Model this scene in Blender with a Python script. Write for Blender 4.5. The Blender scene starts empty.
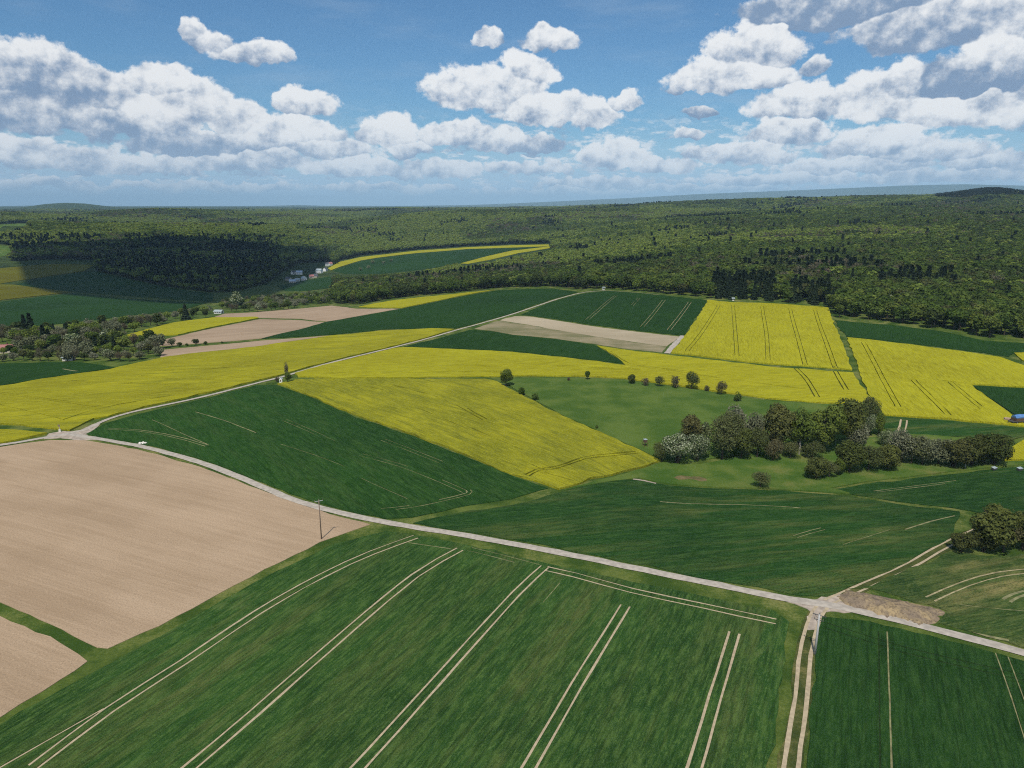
import bpy, math, random
import numpy as np
from mathutils import Vector
from mathutils.geometry import delaunay_2d_cdt

random.seed(7)
RNG = np.random.default_rng(11)
scene = bpy.context.scene
COL = scene.collection
R = math.radians

# ------------------------------------------------------------------ camera
CAM_H, PITCH, FPX = 75.0, R(14.1), 710.0
CT, ST = math.cos(PITCH), math.sin(PITCH)
cam_data = bpy.data.cameras.new("camera")
cam_data.sensor_width = 36.0
cam_data.lens = 36.0 * FPX / 1024.0
cam_data.clip_start = 1.0
cam_data.clip_end = 80000.0
cam = bpy.data.objects.new("camera", cam_data)
COL.objects.link(cam)
cam.location = (0, 0, CAM_H)
cam.rotation_euler = (R(90) - PITCH, 0, 0)
scene.camera = cam

# sun direction (shadows fall away from the viewer and a little to the right)
SUN_EL, SUN_AZ = R(57), R(180 + 14)          # azimuth clockwise from +Y
SUN_DIR = np.array([math.sin(SUN_AZ) * math.cos(SUN_EL), math.cos(SUN_AZ) * math.cos(SUN_EL), math.sin(SUN_EL)])

# ------------------------------------------------------------------ terrain heights
KR = np.array([1, 150, 250, 350, 450, 600, 800, 1000, 1300, 1700, 2200, 3000, 4000, 5500, 8000, 12000, 30000, 60000], float)
KPX = np.array([-250, 100, 300, 512, 720, 900, 985, 1200], float)
KT = np.arctan((KPX - 512) / FPX * CT)
TAB = np.array([
    [0, 0, 0, -2, -6, -14, -26, -36, -42, -32, -10, 14, 20, 22, 40, 52, 60, 60],
    [0, 0, 0, -2, -6, -14, -26, -36, -44, -34, -12, 13, 20, 22, 40, 52, 60, 60],
    [0, 0, 0, -1, -5, -13, -25, -36, -46, -38, -18, 12, 25, 28, 40, 52, 60, 60],
    [0, 0, 0, 0, 0, -2, -10, -18, -22, -13, 4, 28, 42, 44, 46, 50, 60, 60],
    [0, 0, 0, 0, 2, 5, 4, 6, 14, 25, 41, 64, 80, 78, 56, 50, 60, 60],
    [0, 0, 0, 0, 2, 5, 8, 12, 22, 36, 55, 84, 97, 88, 66, 50, 60, 60],
    [0, 0, 0, 0, 2, 5, 9, 14, 25, 38, 57, 90, 97, 92, 70, 50, 60, 60],
    [0, 0, 0, 0, 2, 5, 9, 14, 25, 38, 56, 88, 96, 90, 70, 50, 60, 60]], float)


def hermite(kx, ky, x):
    d = np.gradient(ky, kx, axis=-1)
    i = np.clip(np.searchsorted(kx, x) - 1, 0, len(kx) - 2)
    h = kx[i + 1] - kx[i]
    t = np.clip((x - kx[i]) / h, 0, 1)
    t2, t3 = t * t, t * t * t
    return (2 * t3 - 3 * t2 + 1) * ky[..., i] + (t3 - 2 * t2 + t) * h * d[..., i] + (3 * t2 - 2 * t3) * ky[..., i + 1] + (t3 - t2) * h * d[..., i + 1]


NR, NA = 900, 240
LR = np.linspace(math.log(1.0), math.log(60000), NR)
LA = np.linspace(KT[0], KT[-1], NA)
_g = hermite(np.log(KR), TAB, LR)                 # az knots x NR
GRID = hermite(KT, _g.T.copy(), LA).T             # NA x NR


def sstep(a, b, x):
    t = np.clip((x - a) / (b - a), 0, 1)
    return t * t * (3 - 2 * t)


def H(x, y):
    x = np.asarray(x, float); y = np.asarray(y, float)
    r = np.maximum(np.hypot(x, y), 1.0)
    a = np.arctan2(x, np.where(np.abs(y) < 1e-9, 1e-9, y))
    fr = np.clip((np.log(r) - LR[0]) / (LR[1] - LR[0]), 0, NR - 1.001)
    fa = np.clip((a - LA[0]) / (LA[1] - LA[0]), 0, NA - 1.001)
    i, j = fa.astype(int), fr.astype(int)
    u, v = fa - i, fr - j
    z = (GRID[i, j] * (1 - u) * (1 - v) + GRID[i + 1, j] * u * (1 - v) + GRID[i, j + 1] * (1 - u) * v + GRID[i + 1, j + 1] * u * v)
    # rolling relief, growing with distance
    k = sstep(900, 2600, r) * (1 - 0.72 * sstep(3300, 5500, r)) * (1 - sstep(9000, 14000, r))
    z = z + k * (19 * np.sin(x / 310 + 1.3 * np.sin(y / 520)) * np.sin(y / 270 + 0.7) + 4 * np.sin(x / 140 + y / 190 + 2.0) + 13 * np.sin(y / 330 - x / 480))
    kn = sstep(90, 220, r) * (1 - sstep(500, 900, r))
    z = z + kn * 0.8 * (0.8 * np.sin(x / 47 + y / 71) + 0.7 * np.sin(y / 39 - x / 63 + 1.0) + 0.5 * np.sin(x / 23 + 2.0) * np.sin(y / 31))
    # the shallow hollow the scrub stands in
    z = z - 2.5 * np.exp(-((y - 200 - 0.10 * (x - 60)) / 28) ** 2) * sstep(15, 60, x) * (1 - sstep(220, 320, x))
    # wooded knoll on the right skyline
    ux = x / np.maximum(y, 1)
    z = z + np.where(y > 0, 44 * np.exp(-((ux - 0.655) / 0.055) ** 2) * np.exp(-((r - 3900) / 700) ** 2), 0)
    # far blue ridges
    px = 512 + FPX * ux / CT
    top = np.interp(px, [-900, -100, 0, 40, 75, 110, 200, 260, 300, 345, 400, 470, 512, 560, 640, 700, 800, 900, 960, 1100, 1900],
                    [210, 210, 209.5, 209, 209, 210.5, 211, 209.5, 208.5, 210, 209.5, 208.5, 207, 205, 201.5, 198.5, 195.5, 192.5, 192, 196, 198])
    z = z + np.where(y > 0, (75 - 53 + (209 - top) / FPX * 26000) * np.exp(-((r - 26000) / 3000) ** 2), 0)
    top2 = np.interp(px, [-900, -100, 10, 45, 65, 85, 110, 150, 1900], [214, 212, 211.5, 208, 207, 207.5, 210, 214, 214])
    z = z + np.where(y > 0, (75 - 48 + (209 - top2) / FPX * 9000) * np.exp(-((r - 9000) / 1100) ** 2), 0) * (1 - sstep(150, 260, px))
    return z


def ray(px, py):
    dx = (np.asarray(px, float) - 512) / FPX
    dy = (384 - np.asarray(py, float)) / FPX
    d = np.stack([dx, CT + dy * ST, -ST + dy * CT], -1)
    return d / np.linalg.norm(d, axis=-1, keepdims=True)


def ground(pts):
    """picture points -> points of the terrain seen there (first hit of the line of sight)"""
    pts = np.asarray(pts, float).reshape(-1, 2)
    d = ray(pts[:, 0], pts[:, 1])
    t = np.geomspace(60, 26000, 900)
    X = d[:, None, 0] * t; Y = d[:, None, 1] * t; Z = CAM_H + d[:, None, 2] * t
    below = Z < H(X, Y)
    k = np.where(below.any(1), below.argmax(1), len(t) - 1)
    lo, hi = t[np.maximum(k - 1, 0)], t[k]
    for _ in range(24):
        m = (lo + hi) / 2
        b = CAM_H + d[:, 2] * m < H(d[:, 0] * m, d[:, 1] * m)
        hi = np.where(b, m, hi); lo = np.where(b, lo, m)
    return np.stack([d[:, 0] * hi, d[:, 1] * hi], -1)


def project(x, y, z):
    w = z - CAM_H
    zc = np.maximum(y * CT - w * ST, 1e-3)
    return 512 + FPX * x / zc, 384 - FPX * (y * ST + w * CT) / zc


def height_to(x, y, z0, py):
    """height above z0 that shows at picture row py"""
    k = (384 - py) / FPX
    return CAM_H + y * (k * CT - ST) / (CT + k * ST) - z0


def inside(poly, p):
    poly = np.asarray(poly); p = np.asarray(p)
    x, y = p[:, 0], p[:, 1]
    c = np.zeros(len(p), bool)
    for (x1, y1), (x2, y2) in zip(poly, np.roll(poly, -1, 0)):
        m = (y1 > y) != (y2 > y)
        if m.any():
            c ^= m & (x < (x2 - x1) * (y - y1) / ((y2 - y1) if y2 != y1 else 1e-9) + x1)
    return c


# ------------------------------------------------------------------ objects
def link_mesh(name, verts, faces, mats, parent=None, smooth=False, mat_index=None):
    me = bpy.data.meshes.new(name)
    verts = np.asarray(verts, float)
    me.from_pydata(verts.tolist(), [], [list(map(int, f)) for f in faces])
    for m in (mats if isinstance(mats, (list, tuple)) else [mats]):
        me.materials.append(m)
    if mat_index is not None:
        me.polygons.foreach_set("material_index", np.asarray(mat_index, np.int32))
    if smooth:
        me.polygons.foreach_set("use_smooth", np.ones(len(me.polygons), bool))
    me.update()
    o = bpy.data.objects.new(name, me)
    COL.objects.link(o)
    if parent:
        o.parent = parent
    return o


def tag(o, label=None, category=None, group=None, kind=None):
    if label: o["label"] = label
    if category: o["category"] = category
    if group: o["group"] = group
    if kind: o["kind"] = kind
    return o


def empty(name, loc, rotz=0.0):
    o = bpy.data.objects.new(name, None)
    o.empty_display_size = 0.5
    COL.objects.link(o)
    o.location = loc
    o.rotation_euler = (0, 0, rotz)
    return o


class MB:
    """collects simple solids into one mesh"""
    def __init__(s): s.v, s.f = [], []

    def add(s, v, f):
        n = len(s.v); s.v += [tuple(map(float, p)) for p in v]; s.f += [[i + n for i in q] for q in f]

    def box(s, c, d, rot=0.0, taper=1.0):
        cx, cy, cz = c; dx, dy, dz = (k / 2 for k in d)
        v = []
        for z, k in ((-dz, 1), (dz, taper)):
            for x, y in ((-dx, -dy), (dx, -dy), (dx, dy), (-dx, dy)):
                x, y = x * k, y * k
                v.append((cx + x * math.cos(rot) - y * math.sin(rot), cy + x * math.sin(rot) + y * math.cos(rot), cz + z))
        s.add(v, [(3, 2, 1, 0), (4, 5, 6, 7), (0, 1, 5, 4), (1, 2, 6, 5), (2, 3, 7, 6), (3, 0, 4, 7)])

    def tube(s, pts, radii, n=8):
        pts = [Vector(p) for p in pts]
        rings = []
        for i, p in enumerate(pts):
            t = (pts[min(i + 1, len(pts) - 1)] - pts[max(i - 1, 0)]).normalized()
            a = t.orthogonal().normalized(); b = t.cross(a)
            rings.append([p + (a * math.cos(k * 2 * math.pi / n) + b * math.sin(k * 2 * math.pi / n)) * radii[i] for k in range(n)])
        v = [q for r_ in rings for q in r_]
        f = [(i * n + k, i * n + (k + 1) % n, (i + 1) * n + (k + 1) % n, (i + 1) * n + k) for i in range(len(pts) - 1) for k in range(n)]
        f += [tuple(reversed(range(n))), tuple(range((len(pts) - 1) * n, len(pts) * n))]
        s.add(v, f)

    def build(s, name, mat, parent=None, smooth=False):
        return link_mesh(name, s.v, s.f, mat, parent, smooth)


# ------------------------------------------------------------------ materials
class NT:
    def __init__(s, tree):
        s.t = tree; s.n = tree.nodes; s.l = tree.links

    def node(s, kind, ins=None, **props):
        nd = s.n.new(kind)
        for k, v in props.items(): setattr(nd, k, v)
        for k, v in (ins or {}).items(): s.put(nd.inputs[k], v)
        return nd

    def put(s, sock, v):
        if isinstance(v, bpy.types.NodeSocket): s.l.new(v, sock)
        elif v is not None:
            if isinstance(v, (tuple, list)) and sock.type == 'RGBA' and len(v) == 3: v = (*v, 1)
            sock.default_value = v

    def math(s, op, a, b=None, c=None, clamp=False):
        nd = s.n.new("ShaderNodeMath"); nd.operation = op; nd.use_clamp = clamp
        s.put(nd.inputs[0], a)
        if b is not None: s.put(nd.inputs[1], b)
        if c is not None: s.put(nd.inputs[2], c)
        return nd.outputs[0]

    def vmath(s, op, a, b=None, c=None):
        nd = s.n.new("ShaderNodeVectorMath"); nd.operation = op
        s.put(nd.inputs[0], a)
        if b is not None: s.put(nd.inputs[1], b)
        if c is not None: s.put(nd.inputs[2], c)
        return nd.outputs["Value"] if op in ("LENGTH", "DOT_PRODUCT", "DISTANCE") else nd.outputs["Vector"]

    def mix(s, f, a, b, mode='MIX'):
        nd = s.n.new("ShaderNodeMix"); nd.data_type = 'RGBA'; nd.blend_type = mode
        s.put(nd.inputs["Factor"], f); s.put(nd.inputs[6], a); s.put(nd.inputs[7], b)
        return nd.outputs[2]

    def smooth(s, x, a, b, lo=0.0, hi=1.0):
        nd = s.n.new("ShaderNodeMapRange"); nd.interpolation_type = 'SMOOTHSTEP'
        s.put(nd.inputs[0], x); nd.inputs[1].default_value = a; nd.inputs[2].default_value = b
        nd.inputs[3].default_value = lo; nd.inputs[4].default_value = hi
        return nd.outputs[0]

    def noise(s, vec, scale, detail=2.0, rough=0.5, dist=0.0):
        nd = s.n.new("ShaderNodeTexNoise")
        s.put(nd.inputs["Vector"], vec); nd.inputs["Scale"].default_value = scale
        nd.inputs["Detail"].default_value = detail; nd.inputs["Roughness"].default_value = rough
        nd.inputs["Distortion"].default_value = dist
        return nd.outputs[0]


def new_mat(name):
    m = bpy.data.materials.new(name); m.use_nodes = True
    m.node_tree.nodes.clear()
    t = NT(m.node_tree)
    out = t.node("ShaderNodeOutputMaterial")
    b = t.node("ShaderNodeBsdfPrincipled")
    b.inputs["Roughness"].default_value = 0.9
    b.inputs["Specular IOR Level"].default_value = 0.03
    t.l.new(b.outputs[0], out.inputs["Surface"])
    return m, t, b


def plain(name, col, rough=0.8, var=0.12, scale=6.0, spec=0.25):
    m, t, b = new_mat(name)
    pos = t.node("ShaderNodeTexCoord").outputs["Object"]
    n = t.noise(pos, scale, 4)
    t.put(b.inputs["Base Color"], t.mix(t.smooth(n, 0.3, 0.7), tuple(c * (1 - var) for c in col), tuple(min(1, c * (1 + var)) for c in col)))
    b.inputs["Roughness"].default_value = rough
    b.inputs["Specular IOR Level"].default_value = spec
    return m


def rowspace(t, az, across, along):
    """ground coordinates turned so x runs across the drill rows and y along them"""
    g = t.node("ShaderNodeNewGeometry").outputs["Position"]
    mp = t.node("ShaderNodeMapping", {"Vector": g})
    mp.vector_type = 'POINT'
    mp.inputs["Rotation"].default_value = (0, 0, az)
    return g, t.vmath('MULTIPLY', mp.outputs[0], (across, along, 1.0))


def crop_mat(name, az, dark, mid, light, streak=None, streak_amt=0.3, patch=90.0, fleck=0.5, bump=0.5, row=0.9, thin=None, thin_amt=0.0, grain=1.5):
    m, t, b = new_mat(name)
    g, q = rowspace(t, az, row, row * 0.22)
    flat = t.vmath('MULTIPLY', g, (1, 1, 0))
    broad = t.noise(flat, 1.0 / patch, 4, 0.55)
    rows = t.noise(q, 1.0, 3, 0.65)
    _, q3 = rowspace(t, az, 2.3, 0.13)
    drill = t.noise(q3, 1.0, 2, 0.6)
    _, q2 = rowspace(t, az, 0.16, 0.012)
    bands = t.noise(q2, 1.0, 4, 0.6)
    fine = t.noise(flat, 2.6 * (0.4 + 0.4 * grain), 2, 0.7)
    c = t.mix(t.smooth(broad, 0.32, 0.68), dark, mid)
    c = t.mix(t.math('MULTIPLY', t.smooth(rows, 0.42, 0.72), fleck), c, light)
    if streak:
        s = t.math('MULTIPLY', t.smooth(bands, 0.44, 0.64), t.smooth(broad, 0.30, 0.65))
        s = t.math('MULTIPLY', s, t.smooth(t.math('ADD', rows, fine), 0.60, 1.20))
        c = t.mix(t.math('MULTIPLY', s, streak_amt), c, streak)
    if thin:
        w = t.noise(flat, 1.0 / 34, 5, 0.62)
        s = t.math('MULTIPLY', t.smooth(w, 0.60, 0.72), t.smooth(rows, 0.40, 0.62))
        c = t.mix(t.math('MULTIPLY', s, thin_amt), c, thin)
    spk = t.noise(t.vmath('MULTIPLY', q, (1 / row, 1.6 / row, 1)), grain, 3, 0.85)
    c = t.mix(t.smooth(fine, 0.25, 0.75, 0.0, 1.0), t.mix(0.34, c, (0, 0, 0)), t.mix(0.22, c, light))
    c = t.mix(t.smooth(t.math('ADD', t.math('MULTIPLY', spk, 0.72), t.math('MULTIPLY', drill, 0.28)), 0.51, 0.63, 0.0, 0.8 * fleck + 0.1), c, light)
    c = t.mix(t.smooth(drill, 0.36, 0.50, 0.24, 0.0), c, (0, 0, 0))
    t.put(b.inputs["Base Color"], c)
    bp = t.node("ShaderNodeBump", {"Height": t.math('ADD', t.math('MULTIPLY', rows, 0.7), t.math('MULTIPLY', fine, 0.5))})
    bp.inputs["Strength"].default_value = bump
    bp.inputs["Distance"].default_value = 0.35
    t.l.new(bp.outputs[0], b.inputs["Normal"])
    return m


def soil_mat(name, az, a, c2, row=1.2, patch=60, bump=0.35):
    m, t, b = new_mat(name)
    g, q = rowspace(t, az, row, 0.03)
    flat = t.vmath('MULTIPLY', g, (1, 1, 0))
    _, q3 = rowspace(t, az, 1.7, 0.02)
    lines = t.math('ADD', t.math('MULTIPLY', t.noise(q, 1.0, 3, 0.7), 0.6), t.math('MULTIPLY', t.noise(q3, 1.0, 2, 0.6), 0.4))
    _, q2 = rowspace(t, az, 0.10, 0.006)
    wide = t.noise(q2, 1.0, 3, 0.6)
    broad = t.noise(flat, 1.0 / patch, 5, 0.6)
    fine = t.noise(flat, 3.2, 3, 0.75)
    f = t.math('ADD', t.math('MULTIPLY', lines, 0.32), t.math('MULTIPLY', broad, 0.42))
    f = t.math('ADD', f, t.math('MULTIPLY', wide, 0.26))
    c = t.mix(t.smooth(f, 0.40, 0.60), a, c2)
    c = t.mix(t.smooth(fine, 0.42, 0.70, 0.0, 0.55), c, tuple(k * 0.52 for k in a))
    c = t.mix(t.smooth(t.noise(flat, 1.7, 2, 0.8), 0.60, 0.74, 0.0, 0.6), c, tuple(min(1, k * 1.22) for k in c2))
    t.put(b.inputs["Base Color"], c)
    bp = t.node("ShaderNodeBump", {"Height": t.math('ADD', lines, fine)})
    bp.inputs["Strength"].default_value = bump
    bp.inputs["Distance"].default_value = 0.12
    t.l.new(bp.outputs[0], b.inputs["Normal"])
    return m


def grass_mat(name, dark, mid, dry, dry_amt=0.5, patch=14.0):
    m, t, b = new_mat(name)
    g = t.node("ShaderNodeNewGeometry").outputs["Position"]
    flat = t.vmath('MULTIPLY', g, (1, 1, 0))
    broad = t.noise(flat, 1.0 / patch, 6, 0.62)
    big = t.noise(flat, 1.0 / (patch * 7), 3, 0.5)
    fine = t.noise(flat, 1.9, 4, 0.75)
    c = t.mix(t.smooth(broad, 0.36, 0.64), dark, mid)
    d = t.math('MULTIPLY', t.smooth(t.math('ADD', broad, t.math('MULTIPLY', fine, 0.5)), 0.72, 0.98), t.smooth(big, 0.40, 0.62))
    c = t.mix(t.math('MULTIPLY', d, dry_amt), c, dry)
    c = t.mix(t.smooth(fine, 0.25, 0.8, 0.32, 0.0), c, (0.008, 0.014, 0.005))
    t.put(b.inputs["Base Color"], c)
    bp = t.node("ShaderNodeBump", {"Height": t.math('ADD', fine, broad)})
    bp.inputs["Strength"].default_value = 0.6
    bp.inputs["Distance"].default_value = 0.35
    t.l.new(bp.outputs[0], b.inputs["Normal"])
    return m


def leaf_mat(name, a, c2, c3=None, trans=0.38, mixin=None):
    """foliage: differs from tree to tree and from clump to clump"""
    m, t, b = new_mat(name)
    info = t.node("ShaderNodeObjectInfo")
    g = t.node("ShaderNodeNewGeometry")
    rnd = g.outputs["Random Per Island"]
    c = t.mix(info.outputs["Random"], a, c2)
    if c3:
        c = t.mix(t.smooth(t.math('FRACT', t.math('MULTIPLY', info.outputs["Random"], 7.31)), 0.6, 1.0), c, c3)
    if mixin:
        c = t.mix(t.smooth(t.math('FRACT', t.math('MULTIPLY', rnd, 13.7)), mixin[1] - 0.05, mixin[1] + 0.05), mixin[0], c)
    hs = t.node("ShaderNodeHueSaturation", {"Color": c, "Value": t.smooth(rnd, 0.0, 1.0, 0.78, 1.22), "Saturation": 0.98})
    t.put(b.inputs["Base Color"], hs.outputs[0])
    b.inputs["Roughness"].default_value = 0.75
    tr = t.node("ShaderNodeBsdfTranslucent", {"Color": hs.outputs[0]})
    mx = t.node("ShaderNodeMixShader", {0: trans, 1: b.outputs[0], 2: tr.outputs[0]})
    out = [n for n in t.n if n.type == 'OUTPUT_MATERIAL'][0]
    t.l.new(mx.outputs[0], out.inputs["Surface"])
    return m

HAZE_D, EXPOSURE = 4.2e-5, 0.0

# ------------------------------------------------------------------ colours of the land
ROW = math.atan2(883 - 512, FPX / CT)            # drill direction of the near fields (clockwise from +Y)
W_DARK, W_MID, W_LIGHT = (0.0135, 0.050, 0.0110), (0.026, 0.084, 0.0160), (0.110, 0.185, 0.042)
STRAW = (0.165, 0.150, 0.050)
EARTH = (0.46, 0.325, 0.22)
M_WHEAT_NEAR = crop_mat("wheat rows", ROW, W_DARK, W_MID, W_LIGHT, STRAW, 0.55, 42, 0.55, 0.55, 1.1, (0.13, 0.165, 0.05), 0.65, 3.6)
M_WHEAT_CORNER = crop_mat("dense wheat", R(26), (0.0110, 0.040, 0.0090), (0.018, 0.060, 0.0120), (0.055, 0.115, 0.026), None, 0, 40, 0.45, 0.5, 1.1, None, 0.0, 3.6)
M_WHEAT_MID = crop_mat("wheat mid", R(-37), (0.0120, 0.045, 0.0090), (0.022, 0.074, 0.0120), (0.056, 0.122, 0.026), (0.085, 0.115, 0.035), 0.30, 70, 0.5, 0.45, 0.7, (0.06, 0.10, 0.03), 0.25)
M_WHEAT_CENTRE = crop_mat("wheat centre", R(78), (0.0118, 0.046, 0.0105), (0.020, 0.068, 0.0128), (0.060, 0.125, 0.029), (0.17, 0.175, 0.05), 0.75, 50, 0.45, 0.45, 0.7, (0.08, 0.11, 0.035), 0.3)
M_WHEAT_FAR = crop_mat("wheat far", R(30), (0.0135, 0.044, 0.0098), (0.021, 0.063, 0.0120), (0.040, 0.092, 0.019), None, 0, 140, 0.4, 0.3, 0.3)
M_PATCHY = crop_mat("patchy young crop", R(72), (0.020, 0.058, 0.014), (0.050, 0.098, 0.022), (0.13, 0.16, 0.045), (0.32, 0.26, 0.10), 1.0, 18, 0.55, 0.5, 0.6, (0.12, 0.12, 0.045), 0.5)
Y_D, Y_M, Y_L, Y_G = (0.320, 0.292, 0.013), (0.420, 0.388, 0.016), (0.53, 0.50, 0.032), (0.165, 0.190, 0.018)


def rape_mat(name, az, green_amt, dim=1.0, patch=45):
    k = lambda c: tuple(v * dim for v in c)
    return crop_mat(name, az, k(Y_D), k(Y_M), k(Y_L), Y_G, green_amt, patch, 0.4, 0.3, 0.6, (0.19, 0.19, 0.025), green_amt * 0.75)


M_RAPE_LEFT = crop_mat("rapeseed in rows", R(80), (0.250, 0.232, 0.013), (0.400, 0.365, 0.016), (0.50, 0.47, 0.032), (0.150, 0.165, 0.018), 0.85, 38, 0.35, 0.3, 0.5, (0.16, 0.17, 0.02), 0.7)
M_RAPE_MID = rape_mat("rapeseed even", R(80), 0.35, 0.98, 80)
M_RAPE_TRI = crop_mat("rapeseed thin", R(-42), (0.185, 0.195, 0.016), (0.345, 0.325, 0.018), (0.46, 0.43, 0.030), (0.115, 0.140, 0.020), 1.0, 24, 0.35, 0.3, 0.5, (0.12, 0.145, 0.02), 0.85)
M_RAPE_TALL = rape_mat("rapeseed dense", R(12), 0.28, 1.0, 60)
M_RAPE_SHADE = rape_mat("rapeseed dimmed for cloud shade", R(70), 1.0, 0.33, 120)  # dimmed, greener rapeseed: part of the cloud's shade is put into the colour
M_SOIL = soil_mat("tilled soil", R(-66), (0.372, 0.260, 0.160), (0.490, 0.352, 0.226), 0.8, 45, 0.6)
M_SOIL_FAR = soil_mat("tilled soil far", R(60), (0.35, 0.248, 0.160), (0.455, 0.332, 0.220), 0.5)
M_STUBBLE = soil_mat("pale stubble", R(-75), (0.38, 0.31, 0.20), (0.50, 0.41, 0.28), 0.6)
M_STUBBLE_GREEN = soil_mat("weedy stubble", R(-75), (0.17, 0.165, 0.075), (0.36, 0.29, 0.18), 0.6, 22)
M_TRACK = plain("dry wheel track soil", (0.44, 0.35, 0.225), 0.95, 0.16, 1.3, 0.1)
M_TRACK_SOFT = plain("half grown wheel track", (0.34, 0.285, 0.155), 0.95, 0.35, 0.8, 0.1)
M_TRACK_DIM = plain("overgrown wheel track", (0.22, 0.21, 0.10), 0.95, 0.3, 0.7, 0.1)
M_TRACK_DARK = plain("pressed down crop", (0.020, 0.040, 0.012), 0.95, 0.25, 0.8, 0.03)
M_TRACK_GREEN = plain("shaded crop gap", (0.11, 0.115, 0.018), 0.95, 0.25, 0.8, 0.1)
M_ROAD = plain("pale gravel and concrete", (0.43, 0.375, 0.305), 0.95, 0.16, 0.9, 0.1)
M_APRON = plain("trampled pale earth", (0.41, 0.335, 0.26), 0.95, 0.22, 0.8, 0.1)
M_BARE_PATCH = grass_mat("thin reddish turf", (0.12, 0.115, 0.042), (0.25, 0.185, 0.085), (0.32, 0.23, 0.12), 0.6, 4)
M_VERGE = grass_mat("verge grass", (0.022, 0.048, 0.013), (0.050, 0.085, 0.020), (0.20, 0.17, 0.065), 0.6, 9)
M_PASTURE = grass_mat("pasture grass", (0.070, 0.132, 0.022), (0.128, 0.190, 0.036), (0.185, 0.185, 0.055), 0.35, 16)
M_MEADOW = grass_mat("meadow grass", (0.064, 0.130, 0.020), (0.135, 0.195, 0.036), (0.30, 0.21, 0.10), 0.45, 13)

# ------------------------------------------------------------------ ground
FRONT = np.linspace(R(-48), R(48), 385)
BACK = np.linspace(R(48), R(312), 70)[1:-1]
AZ = np.concatenate([FRONT, BACK])
RAD = np.concatenate([[2.0], np.geomspace(12, 60000, 430)])


def build_ground():
    a, r = np.meshgrid(AZ, RAD, indexing='ij')
    x, y = r * np.sin(a), r * np.cos(a)
    z = H(x, y) - 0.05
    v = np.stack([x, y, z], -1).reshape(-1, 3)
    na, nr = a.shape
    f = []
    for i in range(na):
        k = (i + 1) % na
        for j in range(nr - 1):
            f.append((i * nr + j, i * nr + j + 1, k * nr + j + 1, k * nr + j))
    f.append(tuple(i * nr for i in range(na)))
    m, t, b = new_mat("land")
    pos = t.node("ShaderNodeNewGeometry").outputs["Position"]
    flat = t.vmath('MULTIPLY', pos, (1, 1, 0))
    dist = t.vmath('LENGTH', flat)
    small = t.noise(flat, 1 / 9.0, 6, 0.62)
    big = t.noise(flat, 1 / 60.0, 3, 0.5)
    fine = t.noise(flat, 1.9, 4, 0.75)
    verge = t.mix(t.smooth(small, 0.36, 0.64), (0.050, 0.095, 0.016), (0.130, 0.178, 0.034))
    dry = t.math('MULTIPLY', t.smooth(t.math('ADD', small, t.math('MULTIPLY', fine, 0.5)), 0.70, 0.95), t.smooth(big, 0.38, 0.60))
    verge = t.mix(t.math('MULTIPLY', dry, 0.75), verge, (0.30, 0.265, 0.095))
    verge = t.mix(t.smooth(fine, 0.25, 0.8, 0.35, 0.0), verge, (0.006, 0.012, 0.004))
    far = t.noise(flat, 1 / 45.0, 6, 0.7)
    wide = t.noise(flat, 1 / 900.0, 4, 0.5)
    wood = t.mix(t.smooth(far, 0.35, 0.65), (0.020, 0.034, 0.010), (0.062, 0.090, 0.022))
    wood = t.mix(t.smooth(wide, 0.45, 0.65), wood, (0.030, 0.052, 0.016))
    t.put(b.inputs["Base Color"], t.mix(t.smooth(dist, 620, 1500), verge, wood))
    bp = t.node("ShaderNodeBump", {"Height": t.math('ADD', fine, small)})
    bp.inputs["Strength"].default_value = 0.6
    bp.inputs["Distance"].default_value = 0.35
    t.l.new(bp.outputs[0], b.inputs["Normal"])
    o = link_mesh("ground", v, f, m, smooth=True)
    tag(o, "grassy ground rolling away to wooded hills and blue ridges", "ground", kind="structure")


build_ground()


# ------------------------------------------------------------------ draped sheets
def resample(p, step, closed=True):
    p = np.asarray(p, float)
    q = np.vstack([p, p[:1]]) if closed else p
    out = []
    for a, b in zip(q[:-1], q[1:]):
        n = max(1, int(math.ceil(np.linalg.norm(b - a) / step)))
        for k in range(n): out.append(a + (b - a) * k / n)
    if not closed: out.append(q[-1])
    return np.array(out)


def spline(p, step):
    """smooth curve through ground points"""
    p = np.asarray(p, float)
    if len(p) < 3: return resample(p, step, False)
    e = np.vstack([2 * p[0] - p[1], p, 2 * p[-1] - p[-2]])
    out = []
    for i in range(1, len(e) - 2):
        p0, p1, p2, p3 = e[i - 1:i + 3]
        n = max(2, int(np.linalg.norm(p2 - p1) / step))
        for k in range(n):
            t = k / n
            out.append(0.5 * (2 * p1 + (p2 - p0) * t + (2 * p0 - 5 * p1 + 4 * p2 - p3) * t * t + (3 * p1 - p0 - 3 * p2 + p3) * t ** 3))
    out.append(p[-1])
    return np.array(out)


def normals2(p):
    d = np.gradient(p, axis=0)
    d /= np.maximum(np.linalg.norm(d, axis=1, keepdims=True), 1e-9)
    return np.stack([d[:, 1], -d[:, 0]], -1)


def ribbon_poly(c, w, wob=0.12):
    n = normals2(c)
    k = len(c)
    j = lambda: (1 + wob * RNG.standard_normal(k).clip(-1.5, 1.5))[:, None] * w / 2
    return np.vstack([c + n * j(), (c - n * j())[::-1]])


def area2(p):
    q = np.roll(p, -1, 0)
    return float(np.sum(p[:, 0] * q[:, 1] - q[:, 0] * p[:, 1]))


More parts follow.
